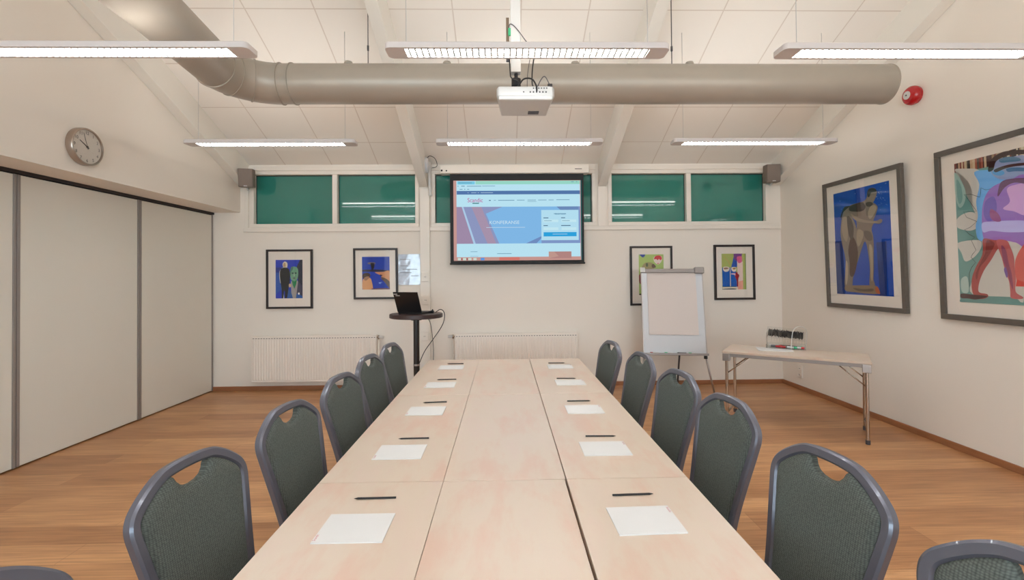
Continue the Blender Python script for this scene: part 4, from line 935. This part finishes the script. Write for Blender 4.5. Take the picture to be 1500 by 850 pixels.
# fire alarm sounder
o = thing('alarm_sounder', 'red round fire alarm sounder high on the right wall', 'alarm', (XR, 4.11, 2.95))
q = Vector((XR, 4.11, 3.03))
MB().lathe([(0.075, 0), (0.080, 0.01), (0.080, 0.022), (0.084, 0.03), (0.080, 0.055), (0.062, 0.075), (0.036, 0.082)], q, (-1,0,0), 36).build('body', M['red'], o)
MB().lathe([(0.036, 0.080), (0.036, 0.086), (0.030, 0.088), (0.008, 0.088)], q, (-1,0,0), 28).build('centre_disc', M['white'], o)
MB().lathe([(0.008, 0.086), (0.007, 0.092)], q, (-1,0,0), 14).build('led', M['gdark'], o)

# sockets
def socket(loc, w, h, nrm, label, kind='wall_socket', holes=1):
    n = Vector(nrm); o = thing(kind, label, 'socket', loc); L = Vector(loc)
    sd = Vector((0,0,1)).cross(n); q = L
    MB().prism([q-sd*w/2, q+sd*w/2, q+sd*w/2+Vector((0,0,h)), q-sd*w/2+Vector((0,0,h))], n*0.018).build('cover', M['trim'], o, bevel=0.004)
    for k in range(holes):
        c2 = q + Vector((0,0,h*(k+0.5)/holes)) + n*0.018
        MB().lathe([(0.02, 0), (0.022, 0.003), (0.018, 0.003), (0.016, 0.0005)], c2, n, 20).build('outlet', M['trim'], o)
        MB().lathe([(0.004, 0.0006), (0.004, 0.002)], c2+sd*0.008, n, 8).lathe([(0.004, 0.0006), (0.004, 0.002)], c2-sd*0.008, n, 8).build('pin_holes', M['matblack'], o)
    return o
colY = YB-0.045
socket((-1.02, colY, 1.385), 0.095, 0.125, (0,-1,0), 'white switch box on the cable column, level with the notice', 'wall_switch', 1)
socket((-1.015, colY, 1.09), 0.10, 0.11, (0,-1,0), 'white socket on the cable column just behind the laptop', holes=1)
socket((-1.03, colY, 0.625), 0.11, 0.11, (0,-1,0), 'white socket low on the cable column behind the pedestal pole', holes=1)
socket((XR, 5.81, 0.15), 0.085, 0.155, (-1,0,0), 'white double socket low on the right wall under the folding table', holes=2)

# laminated notice
nt_ = MB(); nt_.flat = True
nt_.use(M['notice'])
nx, nz = 8, 10
V = [[nt_.bm.verts.new((-1.375+0.285*i/nx, YB-0.004-0.006*abs(math.sin(i*1.7+j*1.1)), 1.345+0.40*j/nz)) for j in range(nz+1)] for i in range(nx+1)]
for i in range(nx):
    for j in range(nz): nt_.face([V[i][j], V[i+1][j], V[i+1][j+1], V[i][j+1]], True)
nt_.use(M['greyink'])
for a_, b_, z_ in ((-1.35, -1.22, 1.675), (-1.35, -1.25, 1.59), (-1.36, -1.20, 1.50), (-1.21, -1.11, 1.46), (-1.32, -1.13, 1.545)):
    nt_.box(a_, b_, YB-0.0125, YB-0.0115, z_, z_+0.006)
no = nt_.build('laminated_notice'); tag(no, 'crumpled shiny laminated notice on the wall beside the coastline print', 'notice')

# radiators
def radiator(x0, x1, label, valve_side):
    z0, z1 = 0.12, 0.71; y0, y1 = YB-0.11, YB-0.03
    o = thing('radiator', label, 'radiator', ((x0+x1)/2, YB-0.07, z0), 'white panel radiators')
    m = MB().box(x0, x1, y0+0.008, y1, z0, z1); m.build('panel_core', M['radiator'], o, bevel=0.006)
    m = MB(); k = x0+0.02
    while k < x1-0.02:
        m.prism([(k, y0+0.008, z0+0.03), (k+0.007, y0+0.003, z0+0.035), (k+0.018, y0+0.003, z0+0.035), (k+0.025, y0+0.008, z0+0.03)], (0, 0, z1-z0-0.085)); k += 0.0333
    m.build('ribs', M['radiator'], o)
    m = MB(); k = x0+0.02
    while k < x1-0.02:
        m.box(k, k+0.018, y0+0.004, y0+0.0075, z1-0.035, z1-0.028); k += 0.0333
    m.build('grille_slots', M['gdark'], o)
    vx = x1 if valve_side > 0 else x0
    s_ = valve_side
    MB().tube([(vx, YB-0.07, z1-0.035), (vx+s_*0.03, YB-0.07, z1-0.035)], 0.010, 10).tube([(vx+s_*0.022, YB-0.07, z1-0.01), (vx+s_*0.022, YB-0.07, z1-0.06)], 0.012, 10).build('valve', M['chrome'], o)
    vlv = list(COL.objects)[-1]
    MB().lathe([(0.014, 0), (0.020, 0.01), (0.020, 0.045), (0.015, 0.055)], (vx+s_*0.03, YB-0.07, z1-0.035), (s_, 0, 0), 20).build('thermostat_knob', M['white'], vlv)
    MB().tube([(vx+s_*0.022, YB-0.07, z1-0.06), (vx+s_*0.022, YB-0.07, 0.0)], 0.009, 8).build('feed_pipe', M['radiator'], o)
    for k in (x0+0.2, x1-0.2): MB().box(k-0.02, k+0.02, y1, YB-0.003, z1-0.2, z1-0.1).build('wall_bracket', M['radiator'], o)
    return o
radiator(-3.221, -1.640, 'long white panel radiator under the two left prints', 1)
radiator(-0.64, 0.95, 'white panel radiator beneath the projection screen, half behind the table', -1)

# ================================================================= STANDING THINGS
# pedestal table with laptop
px_, py_ = -1.0, 5.40
o = thing('pedestal_table', 'tall round dark pedestal table carrying the laptop', 'table', (px_, py_, 0))
MB().lathe([(0.285, 0), (0.298, 0.006), (0.298, 0.042), (0.290, 0.048), (0.02, 0.048)], (px_, py_, 0.985), (0,0,1), 56).build('round_top', M['darkwood'], o)
MB().lathe([(0.034, 0.02), (0.034, 0.955), (0.06, 0.957), (0.06, 0.985)], (px_, py_, 0), (0,0,1), 28).build('pole', M['blackmetal'], o)
MB().lathe([(0.037, 0.44), (0.038, 0.445), (0.038, 0.455), (0.037, 0.46)], (px_, py_, 0), (0,0,1), 28).build('cable_tie', M['alu'], o)
MB().lathe([(0.235, 0), (0.235, 0.012), (0.06, 0.03), (0.036, 0.04)], (px_, py_, 0), (0,0,1), 48).build('foot_plate', M['blackmetal'], o)
# laptop, back of the lid to the camera
o = thing('laptop', 'open black laptop seen from behind on the round pedestal table', 'laptop', (-1.02, 5.42, 1.034))
Lm = Matrix.Translation((-1.058, 5.325, 1.034)) @ Matrix.Rotation(math.radians(-22), 4, 'Z')
MB().box(-0.155, 0.155, 0.0, 0.225, 0.0, 0.022, Lm).build('base', M['black'], o, bevel=0.004)
MB().box(-0.14, 0.14, 0.035, 0.13, 0.022, 0.0235, Lm).build('keyboard', M['matblack'], o)
Lid = Lm @ Matrix.Translation((0, 0.004, 0.022)) @ Matrix.Rotation(math.radians(22), 4, 'X')
Sh = Matrix.Identity(4)
MB().box(-0.158, 0.158, -0.012, 0.0, 0.0, 0.245, Lid).build('lid', M['black'], o, bevel=0.004)
lid = list(COL.objects)[-1]
MB().box(-0.145, 0.145, 0.0, 0.0012, 0.015, 0.235, Lid).build('display', M['gdark'], lid)
MB().box(-0.150, -0.105, -0.0130, -0.0121, 0.218, 0.228, Lid).build('sticker', M['white'], lid)
MB().box(-0.128, -0.075, -0.0130, -0.0121, 0.200, 0.209, Lid).build('sticker', M['white'], lid)
MB().box(0.155, 0.185, 0.19, 0.215, 0.0, 0.028, Lm).box(0.165, 0.178, 0.20, 0.21, 0.026, 0.042, Lm).build('dongle', M['black'], o, bevel=0.003)
o = thing('laptop_cable', 'black cable looping from the laptop down to the pedestal pole', 'cable', (-0.75, 5.36, 0.45))
MB().tube(catmull([(-0.785, 5.43, 1.042), (-0.765, 5.42, 1.055), (-0.73, 5.40, 1.075), (-0.69, 5.37, 1.06), (-0.675, 5.36, 1.00), (-0.70, 5.35, 0.90), (-0.80, 5.35, 0.75), (-0.90, 5.36, 0.61), (-0.965, 5.375, 0.47)], 6), 0.0045, 8).build('wire', M['black'], o)
o = thing('wall_cable', 'thin black cable hanging down beside the cable column', 'cable', (-0.93, 5.9, 0.3))
MB().tube(catmull([(-0.96, 5.55, 0.984), (-0.945, 5.65, 0.97), (-0.93, 5.9, 0.90), (-0.925, 6.05, 0.75), (-0.915, 6.12, 0.5), (-0.925, 6.13, 0.2), (-0.93, 6.14, 0.02)], 6), 0.004, 8).build('wire', M['gdark'], o)

# flip chart
fx, fy = 2.045, 5.62
o = thing('flip_chart', 'white flip chart easel with blank paper pad standing by the back wall', 'flip chart', (fx, fy+0.15, 0))
F = Matrix.Translation((fx, fy, 0.50)) @ Matrix.Rotation(math.radians(-6), 4, 'Z') @ Matrix.Rotation(math.radians(-10.5), 4, 'X') @ Matrix.Rotation(math.radians(0.6), 4, 'Y')
MB().box(-0.365, 0.365, 0.0, 0.018, 0.0, 1.0, F).build('whiteboard', M['board'], o, bevel=0.004)
m = MB().box(-0.372, -0.362, -0.004, 0.022, 0.0, 1.0, F).box(0.362, 0.372, -0.004, 0.022, 0.0, 1.0, F); m.build('side_profile', M['alu'], o)
MB().box(-0.375, 0.375, -0.030, 0.022, 0.985, 1.035, F).build('clamp_rail', M['alugrey'], o, bevel=0.008)
MB().box(0.27, 0.385, -0.042, 0.024, 0.978, 1.055, F).build('clamp_head', M['alugrey'], o, bevel=0.01)
MB().box(-0.385, -0.325, -0.036, -0.029, 0.99, 1.05, F).build('clamp_label', M['white'], o, bevel=0.004)
MB().box(-0.30, 0.285, -0.010, -0.002, 0.225, 0.99, F).build('paper_pad', M['pinkpaper'], o)
MB().box(-0.375, 0.375, -0.055, 0.015, -0.018, 0.0, F).box(-0.375, 0.375, -0.057, -0.053, -0.018, 0.008, F).build('pen_tray', M['alugrey'], o, bevel=0.002)
for k, u in enumerate((-0.35, 0.35)):
    MB().box(u-0.012, u+0.018, -0.02, 0.03, -0.055, -0.018, F).build('hinge_block', M['matblack'], o, bevel=0.004)
def chan(a, b_, r=0.012): return MB().tube([a, b_], r, 8)
MB_ = chan(F @ Vector((0.355, 0.03, 0.02)), Vector((2.50, 5.58, 0.0))); MB_.build('leg', M['alu'], o)
chan(F @ Vector((-0.355, 0.03, 0.02)), Vector((1.62, 5.63, 0.0))).build('leg', M['alu'], o)
chan(F @ Vector((0.10, 0.03, 0.35)), Vector((2.22, 6.05, 0.0))).build('leg', M['gdark'], o)
for k, (u, cn, L_) in enumerate(((-0.30, 'red', 0.10), (-0.13, 'green', 0.09), (0.02, 'black', 0.10), (0.15, 'green', 0.07))):
    w = MB().tube([F @ Vector((u, -0.035, 0.009)), F @ Vector((u+L_, -0.035, 0.009))], 0.008, 10)
    b0 = w.build('marker_pen', M['white'] if cn != 'black' else M['gdark'])
    b0['label'] = {'red': 'red-capped marker pen, leftmost in the flip chart tray', 'green': 'white marker pen with green cap in the flip chart tray', 'black': 'dark marker pen in the middle of the flip chart tray'}[cn] if k < 3 else 'short white marker pen at the right of the flip chart tray'
    b0['category'] = 'marker'; b0['group'] = 'markers in the flip chart tray'
    cp = MB().tube([F @ Vector((u-0.002, -0.035, 0.009)), F @ Vector((u+0.03, -0.035, 0.009))], 0.0087, 10); cp.build('cap', M[cn], b0, base=Vector((0,0,0)))

# folding side table
ang = math.radians(-35.5); cT = Vector((2.745, 4.437, 0)); TZ = 0.70
T = Matrix.Translation(cT) @ Matrix.Rotation(ang, 4, 'Z')
o = thing('folding_table', 'narrow birch-topped folding table with chrome legs at the right wall', 'table', cT)
LT, WT = 1.17, 0.50
MB().box(-LT/2, LT/2, -WT/2, WT/2, TZ-0.022, TZ, T).build('tabletop', M['birch'], o, bevel=0.003)
m = MB().box(-LT/2+0.01, LT/2-0.01, -WT/2+0.004, -WT/2+0.024, TZ-0.052, TZ-0.022, T).box(-LT/2+0.01, LT/2-0.01, WT/2-0.024, WT/2-0.004, TZ-0.052, TZ-0.022, T).box(-LT/2+0.004, -LT/2+0.024, -WT/2+0.02, WT/2-0.02, TZ-0.052, TZ-0.022, T).box(LT/2-0.024, LT/2-0.004, -WT/2+0.02, WT/2-0.02, TZ-0.052, TZ-0.022, T)
m.build('apron_rail', M['alugrey'], o, bevel=0.002)
for sx in (-1, 1):
    for sy in (-1, 1):
        x_, y_ = sx*(LT/2-0.035), sy*(WT/2-0.03)
        lg = MB().tube([(x_, y_, TZ-0.05), (x_, y_, 0.0)], 0.0145, 14, T).build('leg', M['chrome'], o)
        MB().box(x_-0.032, x_+0.032, y_-0.03, y_+0.03, TZ-0.095, TZ-0.0225, T).build('corner_bracket', M['alu'], o, bevel=0.004)
        MB().tube([(x_, y_, TZ-0.22), (x_-sx*0.21, y_*0.93, TZ-0.04)], 0.006, 8, T).build('brace', M['chrome'], o)
        MB().tube([(x_, y_, 0.0), (x_, y_, 0.035)], 0.018, 12, T).build('foot', M['gdark'], lg)
    MB().tube([(sx*(LT/2-0.035), -(WT/2-0.03), 0.10), (sx*(LT/2-0.035), WT/2-0.03, 0.10)], 0.010, 10, T).build('cross_tube', M['chrome'], o)

# papers beneath the organiser on the folding table
def sheet_on(name, label, cat, cxy, rz, w, h, z, th, mm, group=None, corner_mark=None):
    Q = Matrix.Translation((cxy[0], cxy[1], z)) @ Matrix.Rotation(rz, 4, 'Z')
    m = MB().box(-w/2, w/2, -h/2, h/2, 0, th, Q)
    o = m.build(name, mm, base=Vector((cxy[0], cxy[1], z)))
    tag(o, label, cat, group)
    return o, Q
TA = ang
sheet_on('paper_stack', 'loose white sheets under the pen organiser on the folding table', 'paper', (2.655, 4.60), TA+0.25, 0.30, 0.21, TZ, 0.006, M['paper'])
# organiser: tilted clear tray full of black pencils above an open tray of markers
oc = Vector((2.82, 4.68, TZ+0.0062))
O_ = Matrix.Translation(oc) @ Matrix.Rotation(TA+0.05, 4, 'Z')
o = thing('pen_organiser', 'clear acrylic two-tier pen organiser on the folding table', 'pen holder', oc)
m = MB().box(-0.17, 0.17, -0.11, 0.11, 0.0, 0.004, O_).box(-0.17, 0.17, -0.11, -0.107, 0.0, 0.035, O_).box(-0.17, 0.17, 0.107, 0.11, 0.0, 0.035, O_).box(-0.17, -0.167, -0.11, 0.11, 0, 0.035, O_).box(0.167, 0.17, -0.11, 0.11, 0, 0.035, O_)
m.build('lower_tray', M['acrylic'], o)
U = O_ @ Matrix.Translation((0, 0.02, 0.125)) @ Matrix.Rotation(math.radians(4), 4, 'Y') @ Matrix.Rotation(math.radians(24), 4, 'X')
m = MB().box(-0.17, 0.17, -0.09, 0.09, 0.0, 0.004, U).box(-0.17, 0.17, 0.087, 0.09, 0.0, 0.03, U)
m.build('upper_tray', M['acrylic'], o)
m = MB()
for k in range(15): m.box(-0.169+k*0.0237, -0.162+k*0.0237, -0.094, -0.090, -0.030, 0.004, U)
m.build('slotted_front', M['acrylic'], o)
m = MB().tube(catmull([O_ @ Vector((0.05, -0.11, 0.0)), O_ @ Vector((0.055, -0.10, 0.10)), O_ @ Vector((0.07, -0.04, 0.18)), O_ @ Vector((0.12, 0.05, 0.215)), O_ @ Vector((0.178, 0.12, 0.17)), O_ @ Vector((0.178, 0.125, 0.02))], 6), 0.003, 6); m.build('wire_handle', M['white'], o)
for sx in (-0.165, 0.165): MB().box(sx-0.0015, sx+0.0015, -0.09, 0.09, 0.0, 0.15, O_).build('side_panel', M['acrylic'], o)
def pencil_mesh(name='pencil'):
    m = MB(); R_ = 0.0036; L_ = 0.135
    m.ring([[Vector((x, r*math.cos(k*PI/3+0.5236), R_*0.866+r*math.sin(k*PI/3+0.5236))) for k in range(6)] for x, r in ((-L_/2, R_*0.95), (-L_/2+0.001, R_), (L_/2-0.014, R_))], smooth=False)
    me_o = m.build(name, M['black'])
    tip = MB(); tip.ring([[Vector((x, r*math.cos(k*PI/6), R_*0.866+r*math.sin(k*PI/6))) for k in range(12)] for x, r in ((L_/2-0.014, R_*0.98), (L_/2-0.003, 0.0011), (L_/2, 0.0003))])
    tip.build('tip', M['matblack'], me_o, base=Vector((0, 0, 0)))
    return me_o
pen0 = pencil_mesh()
n_p = 0
for row in range(2):
    for k in range(26):
        pc = copy_tree(pen0)
        loc = U @ Vector((-0.153+row*0.005+k*0.0118+random.uniform(-.0005,.0005), 0.005+random.uniform(-.012,.012), 0.0045+row*0.0085))
        R_ = (U.to_3x3() @ Matrix.Rotation(PI/2+random.uniform(-.012,.012), 3, 'Z')).to_euler()
        pc.location = loc; pc.rotation_euler = R_
        pc['label'] = 'black pencil lying in the tilted upper tray of the organiser'; pc['category'] = 'pencil'; pc['group'] = 'black pencils in the organiser tray'
mk = [(-0.10, 0.02, 'white', 'black'), (-0.085, -0.03, 'gdark', 'black'), (-0.07, 0.01, 'white', 'red'), (-0.04, -0.045, 'red', 'red'), (0.0, 0.01, 'gdark', 'black'), (0.03, -0.03, 'brown', 'brown'), (0.06, -0.06, 'white', 'green'), (0.10, -0.01, 'gdark', 'green'), (0.122, -0.05, 'white', 'red')]
mlab = ['leftmost white marker with black cap in the lower organiser tray', 'dark grey marker near the left of the lower organiser tray', 'white marker with red cap in the lower organiser tray, left half', 'all-red marker at the front of the lower organiser tray', 'dark marker in the middle of the lower organiser tray', 'brown marker in the lower organiser tray', 'white marker with green cap at the front of the lower organiser tray', 'dark marker with green cap in the lower organiser tray', 'white marker with red cap, rightmost in the lower organiser tray']
for (u, v, c1, c2), lb in zip(mk, mlab):
    a = O_ @ Vector((u-0.045, v, 0.0155)); bb = O_ @ Vector((u+0.035, v-0.02, 0.0155)); ca = O_ @ Vector((u+0.038, v-0.021, 0.0155)); 
    k = MB().tube([a, bb], 0.0105, 12).build('marker_pen', M[c1]); k['label'] = lb; k['category'] = 'marker'; k['group'] = 'markers in the organiser'
    MB().tube([a.lerp(bb, 0.72), ca], 0.0112, 12).build('cap', M[c2], k, base=Vector((0,0,0)))

# ================================================================= CONFERENCE TABLES
rows = [(0.462, 1.672, 'nearest'), (1.675, 2.885, 'middle'), (2.888, 4.095, 'farthest')]
cols = [(-0.655, -0.2195, 'left'), (-0.218, 0.2125, 'centre'), (0.216, 0.645, 'right')]
for ri, (y0, y1, rn) in enumerate(rows):
    for ci, (x0, x1, cn) in enumerate(cols):
        if ri == 0 and ci == 1: x1 = 0.208
        yo = 0.002 if ci == 0 else 0
        c0 = Vector(((x0+x1)/2, (y0+y1)/2, 0))
        o = thing('conference_table', 'birch meeting table section, %s row, %s of three side by side' % (rn, {'left': 'left', 'centre': 'middle', 'right': 'right'}[cn]), 'table', c0, 'birch meeting tables pushed together')
        MB().box(x0, x1, y0+yo, y1+yo, 0.7045, 0.73).build('tabletop', M['birch'], o, bevel=0.0012, seg=1)
        MB().box(x0+0.0005, x1-0.0005, y0+yo+0.0005, y1+yo-0.0005, 0.703, 0.7265).build('edge_band', M['edge'], o)
        MB().box(x0+0.03, x1-0.03, y0+0.04, y0+0.06, 0.66, 0.703).box(x0+0.03, x1-0.03, y1-0.06, y1-0.04, 0.66, 0.703).box(x0+0.03, x0+0.05, y0+0.06, y1-0.06, 0.66, 0.703).box(x1-0.05, x1-0.03, y0+0.06, y1-0.06, 0.66, 0.703).build('apron_rail', M['gdark'], o)
        lx = {'left': x1-0.11, 'centre': (x0+x1)/2, 'right': x0+0.11}[cn]
        for sy in (y0+0.16, y1-0.16):
            lg = MB().tube([(lx, sy, 0.703), (lx, sy, 0.03)], 0.016, 14).build('leg', M['chrome'], o)
            MB().box(lx-0.07, lx+0.07, sy-0.02, sy+0.02, 0.0, 0.03).build('foot', M['chrome'], lg, bevel=0.008)

# notepads and pencils
padL = [(-0.432, 1.372, -0.005), (-0.430, 1.956, 0.0), (-0.421, 2.545, -0.01), (-0.425, 3.148, 0.0), (-0.420, 3.750, 0.0)]
padR = [(0.407, 1.383, 0.03), (0.412, 1.957, 0.0), (0.424, 2.529, 0.0), (0.439, 3.170, 0.01), (0.437, 3.724, 0.0)]
names = ['nearest', 'second nearest', 'middle', 'second farthest', 'farthest']
for side, pads in (('left', padL), ('right', padR)):
    for i, (x, y, rz) in enumerate(pads):
        s_ = -1 if side == 'left' else 1
        o, Q = sheet_on('notepad', 'white notepad at the %s place on the %s side of the table' % (names[i], side), 'notepad', (x, y), rz, 0.193, 0.155, 0.7302, 0.003, M['paper'], 'white notepads at the places')
        tx = MB(); tx.flat = True; tx.use(M['redink'])
        if side == 'left': tx.text('Scandic', 0.011, Q @ Vector((-0.088, -0.068, 0.0032)), (0,1,0), (-1,0,0), 'LEFT')
        else: tx.text('Scandic', 0.011, Q @ Vector((0.088, 0.068, 0.0032)), (0,-1,0), (1,0,0), 'LEFT')
        tx.build('printed_mark', None, o)
penL = [(-0.424, 1.550, 0.012), (-0.406, 2.112, 0.02), (-0.400, 2.712, 0.08), (-0.405, 3.305, 0.02), (-0.405, 3.897, -0.03)]
penR = [(0.415, 1.541, 0.03), (0.4255, 2.103, -0.04), (0.4225, 2.695, 0.0), (0.429, 3.290, -0.05), (0.427, 3.870, -0.04)]
first = True
for side, pens in (('left', penL), ('right', penR)):
    for i, (x, y, rz) in enumerate(pens):
        pc = pen0 if first else copy_tree(pen0); first = False
        pc.location = (x, y, 0.7301); pc.rotation_euler = (0, 0, rz + (PI if side == 'left' else 0))
        tag(pc, 'black pencil above the %s notepad on the %s side of the table' % (names[i], side), 'pencil', 'black pencils at the places')

# ================================================================= CHAIRS
TLT = math.atan(0.22)
Vv = Vector((-math.sin(TLT), 0, math.cos(TLT))); Uu = Vector((0, 1, 0)); Nn = Vector((math.cos(TLT), 0, math.sin(TLT)))
def bp_(u, v, n=0.0): return Vector((0, 0, 0.47)) + Uu*u + Vv*v + Nn*n
half = [(0.160, -0.03), (0.166, 0.06), (0.180, 0.16), (0.197, 0.26), (0.206, 0.315), (0.210, 0.348), (0.206, 0.376), (0.190, 0.402), (0.155, 0.432), (0.115, 0.457), (0.075, 0.471), (0.0, 0.476)]
def outline2(ins):
    P = [Vector((u, v, 0)) for u, v in half] + [Vector((-u, v, 0)) for u, v in reversed(half[:-1])]
    P = catmull(P, 4); out = []
    for i, p in enumerate(P):
        t = (P[min(i+1, len(P)-1)] - P[max(i-1, 0)]).normalized(); nrm = Vector((-t.y, t.x, 0))   # inward (path runs right-bottom -> top -> left)
        out.append(p + nrm*ins)
    return out
def make_chair():
    root = thing('banquet_chair', '', 'chair', (0, 0, 0), 'grey padded banquet chairs', world_base=False)
    cl = outline2(0.0155)
    MB().sweep([bp_(p.x, p.y) for p in cl], Nn, 0.031, 0.030).build('back_frame', M['chairframe'], root)
    # upholstered back with the hand hole left open above it
    inn = [p for p in outline2(0.029) if p.y > 0.0]
    right_ = [p for p in inn if p.x > 0.066]; left_ = [p for p in inn if p.x < -0.066]
    notch = [(0.060, 0.434), (0.054, 0.420), (0.043, 0.408), (0.024, 0.400), (0.0, 0.397)]
    notch = [Vector((x, y, 0)) for x, y in notch] + [Vector((-x, y, 0)) for x, y in reversed(notch[:-1])]
    poly = [Vector((0.150, 0.0, 0))] + right_ + notch + left_ + [Vector((-0.150, 0.0, 0))]
    N_ = len(poly); m = MB(); bm = m.bm
    front = m.face([bm.verts.new((p.x, p.y, 0)) for p in poly], True)
    bmesh.ops.triangulate(bm, faces=[front], ngon_method='EAR_CLIP')
    for axis, lo_, hi_ in ((0, -0.21, 0.21), (1, 0.0, 0.48)):
        c_ = lo_+0.004
        while c_ < hi_:
            co = (c_, 0, 0) if axis == 0 else (0, c_, 0)
            bmesh.ops.bisect_plane(bm, geom=bm.verts[:]+bm.edges[:]+bm.faces[:], plane_co=co, plane_no=(1, 0, 0) if axis == 0 else (0, 1, 0)); c_ += 0.009
    def edge_dist(q):
        best = 1.0
        for i in range(N_):
            A, B = poly[i], poly[(i+1) % N_]; ab = B-A; L2 = ab.length_squared
            k = max(0, min(1, (q-A).dot(ab)/L2)) if L2 > 0 else 0
            best = min(best, (q-A-ab*k).length)
        return best
    for v in bm.verts:
        d_ = edge_dist(Vector((v.co.x, v.co.y, 0)))
        v.co = bp_(v.co.x, v.co.y, 0.006+0.0145*(1-math.exp(-d_/0.009)))
    for f in bm.faces: f.smooth = True
    m.ring([[bp_(p.x, p.y, n_) for p in poly] for n_ in (0.0061, -0.006, -0.014)], closed_ends=False)
    cap = m.face([bm.verts.new(bp_(p.x, p.y, -0.014)) for p in poly])
    bmesh.ops.triangulate(bm, faces=[cap], ngon_method='EAR_CLIP')
    bmesh.ops.remove_doubles(bm, verts=bm.verts, dist=0.0003)
    m.build('back_cushion', M['fabric'], root)
    # handle rail across the hole foot and lower rail
    MB().tube([bp_(-0.162, 0.012), bp_(0.162, 0.012)], 0.010, 10).build('lower_rail', M['chairframe'], root)
    for s_ in (-1, 1):
        a = bp_(s_*0.1445, -0.028); 
        MB().tube(catmull([a, a+Vector((0.012, s_*0.004, -0.06)), Vector((-0.02, s_*0.165, 0.25)), Vector((-0.105, s_*0.185, 0.0))], 6), 0.0125, 12).build('leg', M['chairframe'], root)
        MB().tube(catmull([Vector((0.365, s_*0.172, 0.42)), Vector((0.367, s_*0.175, 0.40)), Vector((0.38, s_*0.185, 0.0))], 6), 0.0125, 12).build('leg', M['chairframe'], root)
        MB().tube([Vector((0.0, s_*0.150, 0.418)), Vector((0.365, s_*0.172, 0.418))], 0.011, 10).build('seat_rail', M['chairframe'], root)
    MB().tube([Vector((0.362, -0.172, 0.418)), Vector((0.362, 0.172, 0.418))], 0.011, 10).build('front_rail', M['chairframe'], root)
    # seat cushion
    S2 = [(0.03, 0.165), (0.20, 0.188), (0.35, 0.200), (0.39, 0.180), (0.405, 0.10)]
    pts = [Vector((x, y, 0)) for x, y in S2]; pts = pts + [Vector((x, -y, 0)) for x, y in reversed(S2)]
    P = catmull(pts, 4, True); cen = Vector((0.23, 0, 0)); m = MB()
    m.ring([[Vector((cen.x+(p.x-cen.x)*k, p.y*k, z)) for p in P] for k, z in ((0.93, 0.428), (0.985, 0.434), (1.0, 0.452), (0.985, 0.472), (0.93, 0.485), (0.75, 0.493))])
    m.build('seat_cushion', M['fabric'], root)
    return root
chair0 = make_chair()
CR = [(0.945, 1.335), (0.955, 1.965), (0.95, 2.51), (0.92, 3.10), (0.845, 3.665), (0.995, 0.785)]
CL = [(-0.93, 1.39), (-0.902, 1.955), (-0.885, 2.53), (-0.91, 3.145), (-0.90, 3.69), (-0.955, 0.775)]
cn = ['nearest fully framed one', 'second fully framed one', 'middle one', 'second farthest one', 'farthest one', 'cut by the photo bottom,']
k = 0
for side, C_ in (('right', CR), ('left', CL)):
    for i, (x, y) in enumerate(C_):
        o = chair0 if k == 0 else copy_tree(chair0); k += 1
        a = math.radians(8.5 + [0, -0.5, 0.7, -0.3, 0.5, 12.0 if side == 'right' else 3][i])
        th = PI + a if side == 'right' else -a
        bx_ = x - 0.10 if side == 'right' else x + 0.10
        o.location = (bx_, y, 0); o.rotation_euler = (0, 0, th)
        o['label'] = 'grey padded banquet chair, %s on the %s of the table' % (cn[i], side)
